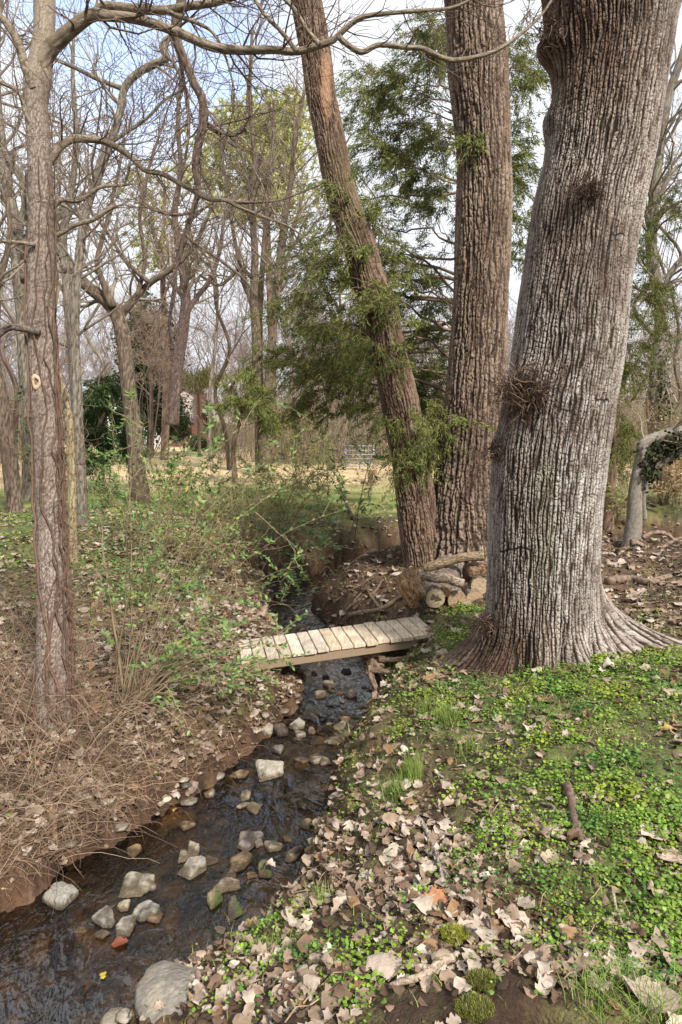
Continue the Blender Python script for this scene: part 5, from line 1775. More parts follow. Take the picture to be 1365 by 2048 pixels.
LP_ = [(.04, .03, .022), (.145, .105, .075), (.28, .22, .17)]
GP_ = [(.03, .022, .018), (.12, .09, .07), (.24, .195, .16)]
def L_at(px, py, Y): return at(px, py, Y)
log(L_at(871, 1197, 6.95), L_at(855, 1160, 7.85), 21 / FPX * 7.1, 'log with a pale cut end and a dark hollow heart', GP_, 1, (.42, .33, .215), True)
log(L_at(915, 1202, 6.97), L_at(890, 1165, 7.85), 19 / FPX * 7.1, 'log with a plain tan cut end, right of the hollow one', LP_, 2, (.27, .185, .11))
log(L_at(950, 1198, 6.97), L_at(922, 1160, 7.75), 17 / FPX * 7.1, 'log with a split pale cut end at the foot of the huge tree', LP_, 3, (.33, .235, .14))
log(L_at(960, 1172, 7.05), L_at(940, 1150, 7.75), 16 / FPX * 7.1, 'log resting on the bottom row, half behind the huge tree', GP_, 4, (.33, .25, .16))
log(L_at(890, 1165, 7.20), L_at(902, 1130, 7.75), 26 / FPX * 7.2, 'short fat grey log on top of the pile', GP_, 5, (.25, .19, .155))
log(L_at(933, 1143, 7.30), L_at(965, 1140, 7.35), 17 / FPX * 7.2, 'crumbling dark log on top of the pile', [(.03, .018, .012), (.11, .066, .04), (.22, .14, .08)], 6, (.35, .2, .09), facem=False)
log(L_at(849, 1138, 7.30), L_at(968, 1112, 7.20), 9 / FPX * 7.3, 'long straight pole lying across the top of the pile', [(.06, .042, .025), (.20, .145, .085), (.27, .20, .13)], 7, (.35, .25, .14), bend=.03)
log(L_at(838, 1152, 7.00), L_at(928, 1168, 6.87), 9.5 / FPX * 7.1, 'bent grey pole lying across the middle of the pile', [(.07, .05, .035), (.23, .17, .12), (.42, .34, .26)], 8, (.3, .22, .14), bend=.02)
log(L_at(820, 1143, 7.05), L_at(838, 1195, 6.80), 15 / FPX * 7.1, 'rotten upright brown slab at the left end of the pile', [(.06, .035, .02), (.20, .12, .065), (.33, .22, .13)], 9, (.34, .22, .11))
log(L_at(806, 1162, 6.95), L_at(832, 1200, 6.75), 15 / FPX * 7.0, 'crumbled orange rotten stump at the left end of the pile', [(.05, .024, .010), (.20, .11, .05), (.36, .23, .12)], 10, (.4, .22, .09), wob=.12, facem=False)
log(L_at(892, 1185, 7.00), L_at(888, 1160, 7.55), 9 / FPX * 7.1, 'thin orange stick wedged between the two cut logs', LP_, 11, (.34, .2, .1))

# ------------------------------------------------------------------ bent tree at the right, its ivy, its roots
K_PAL = [(.14, .12, .095), (.19, .165, .13), (.27, .24, .20)]
KY = 9.35
kb = at(1264, 1090, KY)
t = thing('bent_tree', 'smooth grey tree bent sharply to the right over the hollow bank', 'tree', kb)
P, R = trace([(1258, 1120, 22), (1264, 1085, 18), (1269, 1037, 15), (1271, 986, 13), (1277, 945, 12), (1283, 914, 11), (1286, 892, 11), (1296, 881, 10.5), (1324, 871, 10), (1344, 864, 10), (1375, 860, 10), (1440, 850, 9), (1500, 800, 7)], KY, 140)
trunk_obj('trunk', P, R, 40, .03, 2.2, .002, 21, K_PAL, t, .1)
P2, R2 = trace([(1283, 925, 9), (1300, 932, 8.5), (1320, 928, 8.5), (1336, 919, 8.5), (1353, 909, 9), (1380, 897, 9), (1440, 880, 8)], KY - .05, 50)
limb(t, P2, R2, K_PAL, 22, nu=18)
P3, R3 = trace([(1290, 1040, 5), (1287, 1000, 5), (1292, 965, 5), (1294, 935, 5), (1300, 900, 4)], KY + .2, 40)
limb(t, P3, R3, K_PAL, 23, nu=12)
for tr in [[(1262, 1085, 7), (1275, 1086, 5), (1290, 1095, 4.5), (1302, 1107, 4), (1325, 1095, 4), (1350, 1080, 4), (1375, 1075, 4)], [(1285, 1075, 5), (1310, 1065, 4.5), (1335, 1068, 4), (1350, 1080, 3.5), (1380, 1082, 3)],
           [(1245, 1100, 6), (1252, 1115, 4), (1275, 1120, 3), (1300, 1112, 3)], [(1300, 1108, 4), (1285, 1100, 4), (1278, 1110, 3), (1270, 1125, 2)]]:
    RP, RR = trace(tr, KY - .25, 40)
    limb(t, RP, RR, [(.05, .035, .025), (.18, .12, .085), (.3, .22, .16)], random.randint(1, 99), 'root', nu=10)
polys = []
twigs_along(P, R, polys, OPT, .5, 16, (.4, 1.0), 2, (0, 0, .3), .2)
ac = Acc(); add_tubes(ac, polys, 3); ac.build('crown', M_twig, t)


def leaf6(C, D, U, L, ratio, fold=.15):
    """A folded pointed leaf: six corners, two quads."""
    N = np.cross(D, U)
    w = (L * ratio)[:, None]
    Lc = L[:, None]
    V = np.stack([C, C + D * Lc * .3 - U * w + N * w * fold, C + D * Lc * .68 - U * w * .75 + N * w * fold, C + D * Lc - N * w * .25,
                  C + D * Lc * .68 + U * w * .75 + N * w * fold, C + D * Lc * .3 + U * w + N * w * fold], 1).reshape(-1, 3)
    k = np.arange(len(C)) * 6
    return V, np.concatenate([np.stack([k, k + 1, k + 2, k + 3], -1), np.stack([k, k + 3, k + 4, k + 5], -1)])


def ivy(label, centres, n, size, seed, cols):
    r = np.random.default_rng(seed)
    t = thing('ivy', label, 'ivy', centres[0][0])
    for c, rad, k in centres:
        C = np.array(c) + r.normal(0, 1, (k, 3)) * np.array(rad)
        D = unit(r.normal(0, .8, (k, 3)) + np.array([0, -.3, -.6])); U = unit(np.cross(D, r.normal(0, 1, (k, 3))))
        V, F = leaf6(C, D, U, r.uniform(.7, 1.2, k) * size, .42)
        ac = Acc(); ac.add(V, F, np.repeat(mixc(cols[0], cols[1], np.clip(r.normal(.4, .3, k), 0, 1)), 6, axis=0)); ac.build('leaves', M_ivy, t)


IVC = [np.array((.02, .035, .012)), np.array((.09, .10, .045))]
ivy('dark ivy clump hanging between the two limbs of the bent tree', [(at(1325, 900, KY - .1), (.14, .10, .07), 240), (at(1350, 885, KY - .1), (.12, .1, .06), 160), (at(1300, 940, KY - .1), (.06, .06, .10), 160)], 1, .06, 31, [np.array((.018, .024, .010)), np.array((.055, .058, .028))])
ivy('dark ivy climbing the right side of the grey trunk at the right edge', [(at(1326, 780, 14.8), (.06, .06, .45), 300), (at(1332, 830, 14.8), (.10, .06, .3), 160)], 1, .06, 32, IVC)

# ------------------------------------------------------------------ shrubs with small green leaves
def shrub(label, base, tips, seed, leafcols, leaf=(0.04, 0.062), stem_r=0.012, sidetw=9, leafn=9, name='privet_bush', group=None, sag=.25):
    random.seed(seed)
    r = np.random.default_rng(seed)
    t = thing(name, label, 'bush', base, group)
    fine, lc, ld, lu = [], [], [], []
    for tp in tips:
        tp = np.array(tp)
        b = np.array(base) + np.append(r.normal(0, .05, 2), 0)
        m = b * .45 + tp * .55
        m[:2] = b[:2] * .62 + tp[:2] * .38
        m[2] = b[2] * .30 + tp[2] * .70 + sag * r.uniform(.3, 1.2)
        n = 22
        tt = np.linspace(0, 1, n)[:, None]
        B = (1 - tt) ** 2 * b + 2 * tt * (1 - tt) * m + tt ** 2 * tp + np.cumsum(r.normal(0, .006, (n, 3)), 0)
        R = np.linspace(stem_r * (r.uniform(.6, .9) if r.random() < .16 else r.uniform(.22, .4)), .0016, n)
        V, F = tube_mesh(B, R, 6)
        f = r.uniform(.8, 1.2)
        ac = Acc(); ac.add(V, F, np.array((.16, .12, .07)) * f); ac.build('stem', M_twig, t)
        for _ in range(sidetw):
            k = r.integers(6, n - 1)
            d = unit(B[min(k + 1, n - 1)] - B[k - 1])
            dd = unit(d * .5 + r.normal(0, .6, 3) + np.array([0, 0, .15]))
            l2 = r.uniform(.15, .5)
            t2 = np.linspace(0, 1, 6)[:, None]
            Q = B[k] + dd * l2 * t2 + np.array([0, 0, -.12 * l2]) * t2 ** 2 + r.normal(0, .006, (6, 3))
            fine.append((Q.tolist(), np.linspace(.003, .0012, 6).tolist(), tuple(np.array((.25, .19, .11)) * r.uniform(.8, 1.2))))
            if r.random() < .66:
                for s in np.linspace(.3, 1, leafn):
                    p = Q[0] + (Q[-1] - Q[0]) * s
                    sd = unit(np.cross(dd, r.normal(0, .4, 3) + np.array([0, 0, 1])))
                    for sg in (-1, 1):
                        if r.random() < .25: continue
                        lc.append(p); ld.append(unit(dd * .6 + sd * sg * .9 + r.normal(0, .25, 3))); lu.append(unit(r.normal(0, .5, 3) + np.array([0, -.3, 1])))
        for s in range(n - 8, n):
            for sg in (-1, 1):
                d = unit(B[-1] - B[-4])
                sd = unit(np.cross(d, np.array([0, 0, 1.0])))
                lc.append(B[s]); ld.append(unit(d * .7 + sd * sg + r.normal(0, .2, 3))); lu.append(np.array([0, 0, 1.0]))
    lc, ld, lu = np.array(lc), np.array(ld), np.array(lu)
    U = unit(np.cross(ld, lu))
    N = len(lc)
    V, F = leaf6(lc, ld, U, r.uniform(*leaf, N), .23)
    c = mixc(leafcols[0], leafcols[1], np.clip(r.normal(.45, .28, N), 0, 1))
    m = r.random(N) < .06
    c[m] = np.array((.28, .24, .06))
    ac = Acc(); add_tubes(ac, fine, 3); ac.build('twigs', M_twig, t)
    ac = Acc(); ac.add(V, F, np.repeat(c, 6, axis=0)); ac.build('leaves', M_green, t)


LGC = [np.array((.06, .13, .03)), np.array((.20, .32, .085))]
b1 = ground_pt(252, 1425)
tips = [(390, 870, 5.2), (430, 815, 5.0), (300, 840, 5.3), (230, 880, 5.4), (470, 930, 5.0), (545, 925, 5.2), (640, 850, 5.2), (610, 960, 5.4), (540, 1000, 5.6), (470, 1040, 5.4), (350, 960, 5.2), (290, 1060, 5.4), (420, 1150, 5.1), (520, 1180, 5.3), (565, 1265, 5.0),
        (560, 1345, 4.7), (470, 1370, 4.6), (330, 1180, 5.2), (390, 1280, 4.8), (250, 1120, 5.3), (190, 960, 5.6), (690, 1010, 5.6), (620, 1130, 5.6), (350, 900, 5.0), (500, 860, 5.3), (270, 790, 5.3), (450, 1290, 4.6), (500, 1300, 5.0), (540, 1315, 4.9), (480, 1250, 5.2), (560, 1290, 4.9), (510, 1335, 4.8), (520, 1240, 5.4), (400, 1060, 5.0), (180, 1010, 5.4), (500, 1080, 5.8), (435, 880, 4.8)]
shrub('arching green leaved bush on the left bank reaching over the footbridge', b1, [at(*q) for q in tips], 51, LGC, leaf=(.032, .056), sidetw=7)
b2 = ground_pt(560, 1130)
shrub('green sprig leaning over the bright water beyond the footbridge', b2, [at(*q) for q in [(600, 1195, 8.0), (640, 1185, 8.2), (690, 1055, 8.8), (660, 1120, 8.4), (575, 1210, 7.8), (700, 1100, 8.6), (620, 1060, 9), (730, 1000, 9.2)]], 52, [np.array((.05, .11, .03)), np.array((.17, .27, .08))], leaf=(.05, .08), sidetw=7)
b3 = ground_pt(640, 1000)
shrub('loose yellow green bush on the far bank left of the leaning stem', b3, [at(*q) for q in [(600, 900, 12), (650, 870, 12), (700, 930, 12), (560, 920, 12.3), (740, 960, 12), (680, 990, 11.6), (620, 960, 11.8), (590, 1010, 11.5), (520, 930, 12.5), (710, 880, 12.2)]], 53,
      [np.array((.07, .11, .02)), np.array((.22, .26, .06))], leaf=(.05, .08), sidetw=12)
b4 = ground_pt(420, 1040)
shrub('thin green bush on the left bank below the straw lawn', b4, [at(*q) for q in [(360, 920, 12), (420, 900, 12), (480, 900, 12), (520, 960, 11.5), (300, 960, 12), (450, 980, 11.4), (390, 990, 11.2), (560, 980, 11)]], 54, [np.array((.05, .09, .02)), np.array((.18, .24, .06))], leaf=(.05, .08), sidetw=12)
b5 = ground_pt(45, 1000)
shrub('low green bush between the two trunks at the left edge', b5, [at(*q) for q in [(20, 800, 14), (50, 780, 14.4), (90, 820, 14.2), (60, 880, 14), (10, 870, 14), (80, 760, 14.3)]], 55, [np.array((.03, .07, .02)), np.array((.11, .17, .05))], leaf=(.05, .08), sidetw=12)
b6 = at(790, 905, 8.4)
# a sprig of leaves sticking out right of the leaning stem
shrub('leafy sprig crossing in front of the leaning stem', ground_pt(700, 1090), [at(*q) for q in [(822, 862, 8.2), (815, 920, 8.3), (760, 900, 8.4)]], 56, [np.array((.05, .11, .03)), np.array((.17, .27, .08))], leaf=(.06, .09), sidetw=3)

YG = [np.array((.09, .12, .025)), np.array((.26, .28, .07))]
BRD = [np.array((.16, .11, .05)), np.array((.34, .25, .12))]


def brush(label, px, py, spread, top, n, seed, cols, leafn=6, sidetw=10, leaf=(.05, .08)):
    b = ground_pt(px, py)
    r = random.Random(seed)
    tips = [at(px + r.gauss(0, spread), r.uniform(top, py - 20), b[1] + r.uniform(-.8, .8)) for _ in range(n)]
    shrub(label, b, tips, seed, cols, leaf=leaf, sidetw=sidetw, leafn=leafn, stem_r=.014, group='brush beyond the stream')


brush('bushy yellow green growth just left of the gate', 655, 985, 34, 850, 12, 61, YG)
brush('bare brown bush with few leaves left of the yellow green growth', 600, 980, 34, 830, 14, 62, BRD, 3, 14)
brush('green bush under the three close stems', 530, 990, 40, 880, 12, 63, YG)
brush('brown leafed bush before the metal gate', 735, 1000, 26, 880, 9, 64, BRD, 3, 12)
brush('low green bush right of the bowed trunk', 350, 1010, 36, 900, 11, 65, YG)
brush('green bush between the bowed trunk and the thin pair', 220, 1015, 34, 880, 10, 66, LGC)
brush('hazy yellow green bush at the water edge above the footbridge', 500, 1130, 60, 940, 16, 71, YG, 7, 12, (.03, .055))
brush('fine brown and yellow bush on the left bank above the footbridge', 420, 1150, 60, 960, 16, 72, [np.array((.15, .14, .04)), np.array((.32, .27, .10))], 5, 13, (.03, .05))
brush('wispy green bush on the far bank of the bend', 570, 1070, 60, 930, 16, 73, YG, 7, 12, (.035, .06))
brush('wispy yellow bush on the left bank below the bowed trunk', 330, 1110, 60, 930, 12, 74, YG, 6, 11, (.03, .055))
brush('brown bush behind the bent tree', 1325, 1010, 50, 760, 34, 67, BRD, 2, 16)
brush('olive bush between the huge trunk and the bent tree', 1235, 1045, 24, 880, 12, 68, YG, 4, 12)
brush('rust coloured bush at the right edge under the bent limb', 1352, 1020, 24, 900, 12, 69, [np.array((.18, .09, .03)), np.array((.33, .19, .08))], 3, 14)

# ------------------------------------------------------------------ scattering on the ground
def scatter(n, r0, r1, a=31, seed=0):
    r = np.random.default_rng(seed)
    n, a = int(n * 1.5), 48
    R = np.sqrt(r.uniform(r0 ** 2, r1 ** 2, n)); A = np.radians(r.uniform(-a, a, n))
    x, y = R * np.sin(A), R * np.cos(A)
    z = height(x, y)
    px, py, dep = project(np.stack([x, y, z], -1))
    d, s, hw = stream_dist(x, y)
    k = (px > -500) & (px < 2500) & (py < 2500) & (np.hypot(x - PITS[0][0], y - PITS[0][1]) > .105)
    return x[k], y[k], z[k], px[k], py[k], d[k], s[k], r


def dry_leaves(P, size, r, flat=False, nt=9, nu=5):
    """Curled dry leaves, lobed outline: V (N, nt*nu, 3) about the origin of each leaf, faces of one."""
    N = len(size)
    t = np.linspace(0, 1, nt)[None, :, None]; s = np.linspace(-1, 1, nu)[None, None, :]
    w = np.array([.05, .24, .47, .37, .52, .40, .31, .34, .04])[None, :, None]
    w = w * (1 + r.normal(0, .13, (N, nt, 1))) * r.uniform(.75, 1.1, (N, 1, 1))
    sz = size[:, None, None]
    a = s * w * sz * (1 + r.normal(0, .10, (N, nt, nu)))
    k1 = (r.gamma(1.1, 2.0, (N, 1, 1)) * (1 if not flat else .3)) / sz
    k1 = k1 * np.where(r.random((N, 1, 1)) < .2, -1, 1)
    k2 = r.normal(0, 1.6 if not flat else .6, (N, 1, 1)) / sz
    k1 = np.where(np.abs(k1) < .05, .05, k1); k2 = np.where(np.abs(k2) < .05, .05, k2)
    l = (t - .5) * sz + 0 * s
    k1 = k1 * (0.6 + .8 * t)
    X = np.sin(k1 * a) / k1
    Z = (1 - np.cos(k1 * a)) / k1 + (1 - np.cos(k2 * l)) / k2 + r.normal(0, .03, (N, nt, nu)) * sz
    Y = np.sin(k2 * l) / k2 + 0 * X
    V = np.stack([X, Y, Z], -1).reshape(N, -1, 3)
    V[..., 2] -= V[..., 2].min(axis=1, keepdims=True) * .7
    # tilt and turn
    ya, ti, ta = r.uniform(0, 6.28, N), np.abs(r.normal(0, .24 if not flat else .08, N)), r.uniform(0, 6.28, N)
    fl = r.random(N) < .35
    ti = np.where(fl & (not flat), math.pi - ti, ti)
    c, sn = np.cos(ya), np.sin(ya)
    Rz = np.zeros((N, 3, 3)); Rz[:, 0, 0] = c; Rz[:, 0, 1] = -sn; Rz[:, 1, 0] = sn; Rz[:, 1, 1] = c; Rz[:, 2, 2] = 1
    ax = np.stack([np.cos(ta), np.sin(ta), 0 * ta], -1)
    K = np.zeros((N, 3, 3)); K[:, 0, 2] = ax[:, 1]; K[:, 2, 0] = -ax[:, 1]; K[:, 1, 2] = -ax[:, 0]; K[:, 2, 1] = ax[:, 0]
    Rt = np.eye(3) + np.sin(ti)[:, None, None] * K + (1 - np.cos(ti))[:, None, None] * (K @ K)
    V = np.einsum('nij,nkj->nki', Rt @ Rz, V)
    V[..., 2] -= V[..., 2].min(axis=1, keepdims=True) * .8 + .002
    i, j = np.meshgrid(np.arange(nt - 1), np.arange(nu - 1), indexing='ij')
    q = i * nu + j
    F = np.stack([q, q + 1, q + nu + 1, q + nu], -1).reshape(-1, 4)
    return V, F


def leaf_cols(N, r, k):
    base = np.array([(.37, .285, .21), (.45, .365, .29), (.28, .20, .14), (.16, .10, .065), (.52, .44, .36), (.27, .16, .085)])
    idx = r.choice(6, N, p=[.26, .20, .21, .17, .07, .09])
    c = base[idx] * r.uniform(.70, 1.04, (N, 1))
    c = np.repeat(c[:, None, :], k, 1)
    j = np.arange(k) % 5
    c = c * (1 - .16 * (j == 2) + .06 * (j == 0))[None, :, None]          # midrib
    return c * r.uniform(.86, 1.1, (N, k, 1))


def litter():
    X, Y, Z, PX, PY, SZ, DD, SS = [], [], [], [], [], [], [], []
    for n, r0, r1, sd, szm in [(6400, 1.4, 3.6, 1, .047), (9500, 3.6, 7, 2, .056), (12000, 7, 16, 3, .075)]:
        x, y, z, px, py, d, s, r = scatter(n, r0, r1, 32, sd)
        rm, lm = leaf_mask(px, py)
        pr = np.where(s > 0, rm * .62, lm * 1.5) * (.70 + .9 * noise2(x * 2.2, y * 2.2, 8)) * (d > .03)
        pr = np.where(y > 13.5, pr * .25, pr)
        k = r.random(len(x)) < pr
        X.append(x[k]); Y.append(y[k]); Z.append(z[k]); PX.append(px[k]); PY.append(py[k]); DD.append(d[k]); SS.append(s[k])
        SZ.append(szm * np.clip(r.lognormal(0, .42, k.sum()), .35, 1.9))
    X, Y, Z, PX, PY, SZ, DD, SS = map(np.concatenate, (X, Y, Z, PX, PY, SZ, DD, SS))
    r = np.random.default_rng(44)
    lift = r.uniform(0, .012, len(X))
    V, F = dry_leaves(None, SZ, r)
    C = leaf_cols(len(X), r, V.shape[1])
    # the largest in view become things of their own
    dep = np.hypot(Y, CAMZ - Z)
    app = SZ / dep * ((PX > 10) & (PX < 1355) & (PY < 2040) & (PY > 900))
    order = np.argsort(-app)
    big = order[:290]; rest = order[290:]
    for i in big:
        o = new_obj('fallen_leaf', mesh_from('fallen_leaf', V[i], F, C[i]), None, M_dry)
        o.location = (X[i], Y[i], Z[i] + lift[i])
        if SS[i] > 0:
            tag(o, 'curled dry tan leaf lying loose on the near right bank', 'leaf', 'large dry leaves on the right bank')
        else:
            tag(o, 'curled dry tan leaf lying loose on the left bank', 'leaf', 'large dry leaves on the left bank')
    nv = V.shape[1]
    Vr = (V[rest] + np.stack([X[rest], Y[rest], Z[rest] + lift[rest]], -1)[:, None, :]).reshape(-1, 3)
    Fr = (F[None] + (np.arange(len(rest)) * nv)[:, None, None]).reshape(-1, 4)
    me = mesh_from('leaf_litter', Vr, Fr, C[rest].reshape(-1, 3))
    tag(new_obj('leaf_litter', me, None, M_dry), 'carpet of small dry tan leaves over both banks', 'leaves', kind='stuff')
    # crumbled older leaves beneath: small dark flat bits
    x, y, z, px, py, d, s, r = scatter(52000, 1.4, 12, 32, 9)
    rm, lm = leaf_mask(px, py)
    k = (r.random(len(x)) < np.where(s > 0, rm, lm) * .8 + .25) & (d > -.03)
    x, y, z = x[k], y[k], z[k]
    N = len(x)
    D = unit(r.normal(0, 1, (N, 3)) * np.array([1, 1, .35])); U = unit(np.cross(D, r.normal(0, .4, (N, 3)) + np.array([0, 0, 1])))
    V, F = leaf6(np.stack([x, y, z + .004], -1), D, U, r.uniform(.02, .055, N), .35, .5)
    c = mixc((.035, .02, .012), (.24, .16, .11), r.random(N) ** 1.7)
    me = mesh_from('leaf_mould', V, F, np.repeat(c, 6, axis=0))
    tag(new_obj('leaf_mould', me, None, M_dry), 'crumbled brown leaf bits between the larger leaves', 'leaves', kind='stuff')


litter()


def special_leaves():
    r = np.random.default_rng(3)
    for (px, py, wpx, col, lab, flat, wat) in [
        (885, 1800, 62, (.42, .20, .10), 'orange brown leaf lying flat on the pale leaf heap', True, False),
        (1312, 2005, 80, (.36, .28, .22), 'largest pale leaf at the bottom right corner', True, False),
        (770, 1940, 70, (.40, .32, .26), 'wide pale leaf at the end of the forked stick', False, False),
        (1310, 1672, 60, (.50, .38, .31), 'pinkish tan leaf flat on the clover, upper one', True, False),
        (1350, 1722, 60, (.50, .36, .30), 'pinkish tan leaf on the clover cut by the right edge', True, False),
        (1025, 1845, 66, (.48, .38, .32), 'upturned pale leaf beside the bare soil scrape', False, False),
        (240, 1887, 28, (.17, .05, .028), 'small red leaf floating in the near pool', True, True),
        (207, 1951, 16, (.36, .28, .05), 'tiny yellow leaf floating in the near pool', True, True),
        (540, 1738, 26, (.46, .36, .30), 'pale dry leaf stuck on the dark mossy stone', False, True),
        (1340, 1465, 30, (.42, .27, .10), 'golden brown leaf on the clover at the right edge', True, False),
        (560, 1297, 15, (.40, .27, .15), 'small brown leaf resting on the pale planks of the footbridge', True, 2), (742, 1268, 13, (.36, .24, .14), 'tiny brown leaf on the footbridge planks towards the huge tree', True, 2),
        (120, 1835, 22, (.45, .36, .30), 'pinkish leaf caught at the foot of the left bank', False, False)]:
        q = at_z(px, py, WZ + (.06 if 'stone' in lab else .006)) if wat == 1 else at_z(px, py, -.345 - .11 * (876 - px) / 393) if wat == 2 else ground_pt(px, py) + np.array([0, 0, .012])
        sz = wpx / FPX * (q[1] * CP - (q[2] - CAMZ) * SP) * 1.15
        V, F = dry_leaves(None, np.array([sz]), r, flat)
        o = new_obj('fallen_leaf', mesh_from('fallen_leaf', V[0], F, np.tile(col, (V.shape[1], 1))), None, M_dry)
        o.location = q
        tag(o, lab, 'leaf', 'single leaves that stand out')


special_leaves()


def ground_cover():
    Vs, Fs, Cs, n0 = [], [], [], 0
    for n, r0, r1, sd, sz in [(130000, 1.5, 3.2, 11, (.008, .018)), (140000, 3.2, 7, 12, (.011, .023)), (50000, 7, 15, 13, (.025, .05))]:
        x, y, z, px, py, d, s, r = scatter(n, r0, r1, 32, sd)
        gr, gl = green_mask(px, py, y)
        cl = noise2(x * 3.3, y * 3.3, 31) + .6 * noise2(x * 9, y * 9, 32)
        pr = np.where(s > 0, gr, gl * .9) * sstep(-.55, .35, cl + .35 * np.where(s > 0, gr, gl)) + .035 * sstep(.2, .5, cl)
        k = (r.random(len(x)) < pr * np.clip(.55 + .7 * noise2(x * 1.4, y * 1.4, 37), .08, 1)) & (d > .06)
        x, y, z, cl = x[k], y[k], z[k], cl[k]
        hue = noise2(x * 2.6, y * 2.6, 38)
        N = len(x)
        D = unit(r.normal(0, 1, (N, 3)) * np.array([1, 1, .25]) + np.array([0, 0, .12])); U = unit(np.cross(D, r.normal(0, .3, (N, 3)) + np.array([0, 0, 1])))
        h = r.random(N) ** .7 * .035 * (1 + .6 * cl)
        V, F = leaf6(np.stack([x, y, z + np.maximum(h, .003)], -1), D, U, r.uniform(*sz, N) * (1 + .45 * noise2(x * 4, y * 4, 39)), .48, .2)
        tt = np.clip(r.normal(.5, .25, N) + .2 * cl, 0, 1)
        c = mixc((.05, .11, .012), (.24, .38, .045), tt)
        c = mixc(c, c * np.array((1.25, 1.0, .8)), sstep(.1, .5, hue)); c = mixc(c, c * np.array((.5, .68, .9)), sstep(-.05, -.5, hue))
        m = r.random(N) < .06; c[m] = (.26, .28, .06)
        Vs.append(V); Fs.append(F + n0); Cs.append(np.repeat(c, 6, axis=0)); n0 += len(V)
    me = mesh_from('clover', np.concatenate(Vs), np.concatenate(Fs), np.concatenate(Cs))
    tag(new_obj('clover', me, None, M_green), 'low bright green clover and chickweed carpeting the banks', 'ground cover', kind='stuff')


ground_cover()


def blades(C, L, W_, lean, cols, r):
    """Grass blades: three bent segments each."""
    N = len(C)
    a = r.uniform(0, 6.28, N)
    o = np.stack([np.cos(a), np.sin(a), 0 * a], -1)
    u = np.stack([-np.sin(a), np.cos(a), 0 * a], -1)
    V = []
    for k, s in enumerate((0, .35, .7, 1)):
        c = C + np.array([0, 0, 1.0]) * (L * s * (1 - .35 * lean * s))[:, None] + o * (L * lean * s * s)[:, None]
        w = (W_ * (1 - .9 * s * s))[:, None]
        V += [c - u * w, c + u * w]
    V = np.stack(V, 1).reshape(-1, 3)
    k = np.arange(N) * 8
    F = np.concatenate([np.stack([k + i, k + i + 1, k + i + 3, k + i + 2], -1) for i in (0, 2, 4)])
    c = mixc(cols[0], cols[1], r.random(N))
    return V, F, np.repeat(c, 8, axis=0)


def grasses():
    GT = [(820, 1560, .16, 240, .35, 0, 'bright grass tuft hanging over the right bank lip below the tree'), (895, 1440, .15, 220, .5, 0, 'bright upright grass tuft in the row before the tree roots, middle one'), (850, 1425, .12, 150, .5, 0, 'grass tuft in the row before the tree roots, left one'), (935, 1500, .10, 90, .5, 0, 'small grass tuft right of the bank lip row'),
          (790, 1590, .12, 160, .9, 0, 'drooping grass tuft nearest the stream on the right bank'), (455, 1870, .13, 260, .8, 1, 'straw and green grass tussock at the near water edge'), (520, 1840, .08, 110, .7, 0, 'small green tuft behind the straw tussock'), (1310, 2030, .11, 130, .6, 0, 'fine grass tuft at the bottom right corner'), (1200, 2010, .10, 100, .7, 0, 'thin grass tuft right of the burrow'),
          (690, 1490, .13, 120, 1.0, 1, 'dry grass tuft drooping over the right bank near the pale slab'), (735, 1400, .12, 90, .8, 1, 'dry grass tuft at the bank below the bridge'), (620, 1700, .09, 90, .9, 0, 'green tuft at the right water edge by the wedged stone'), (640, 1800, .09, 90, .8, 0, 'green tuft between leaves above the near tussock'), (1230, 1960, .09, 90, .7, 0, 'sparse grass tuft left of the bottom right corner'), (560, 1900, .08, 80, .6, 0, 'low green tuft in leaves right of the boulder')]
    for k, (px, py, L, n, lean, dry, lab) in enumerate(GT):
        r = np.random.default_rng(500 + k)
        q = ground_pt(px, py)
        C = np.append(r.normal(0, .035, (n, 2)), np.zeros((n, 1)), 1)
        C[:, 2] = height(C[:, 0] + q[0], C[:, 1] + q[1]) - q[2] - .005
        cols = [np.array((.10, .17, .03)), np.array((.26, .33, .07))] if not dry else [np.array((.20, .20, .06)), np.array((.42, .32, .16))]
        V, F, c = blades(C, r.uniform(.5, 1.15, n) * L, np.full(n, .0016), np.abs(r.normal(lean, .3, n)), cols, r)
        o = new_obj('grass_tuft', mesh_from('grass_tuft', V, F, c), None, M_green)
        o.location = q
        tag(o, lab, 'grass tuft', 'grass tufts on the right bank')
    Vs, Fs, Cs, n0 = [], [], [], 0
    for n, r0, r1, sd, L in [(26000, 1.5, 5, 21, .045), (26000, 5, 14, 22, .06), (26000, 12, 40, 23, .09)]:
        x, y, z, px, py, d, s, r = scatter(n, r0, r1, 32, sd)
        gr, gl = green_mask(px, py, y)
        g = np.where(s > 0, gr, gl)
        pr = np.where(y > 12, .8, .10 + .5 * g * sstep(-.2, .4, noise2(x * 2, y * 2, 41)))
        k = (r.random(len(x)) < pr) & (d > .05)
        x, y, z = x[k], y[k], z[k]
        N = len(x)
        gcol = np.array((.14, .20, .04)), np.array((.30, .34, .08))
        V, F, c = blades(np.stack([x, y, z - .004], -1), r.uniform(.5, 1.3, N) * L, np.full(N, .0014 if r1 < 6 else .003 if r1 < 15 else .006), np.abs(r.normal(.8, .4, N)), gcol, r)
        if r1 > 15:
            st = np.repeat(sstep(14, 20, y + 3 * noise2(x * .4, y * .4, 42)), 8)
            c = mixc(c, np.array((.46, .35, .20)), st)
        Vs.append(V); Fs.append(F + n0); Cs.append(c); n0 += len(V)
    me = mesh_from('short_grass', np.concatenate(Vs), np.concatenate(Fs), np.concatenate(Cs))
    tag(new_obj('short_grass', me, None, M_green), 'short grass among the leaves and the straw lawn beyond', 'grass', kind='stuff')


grasses()


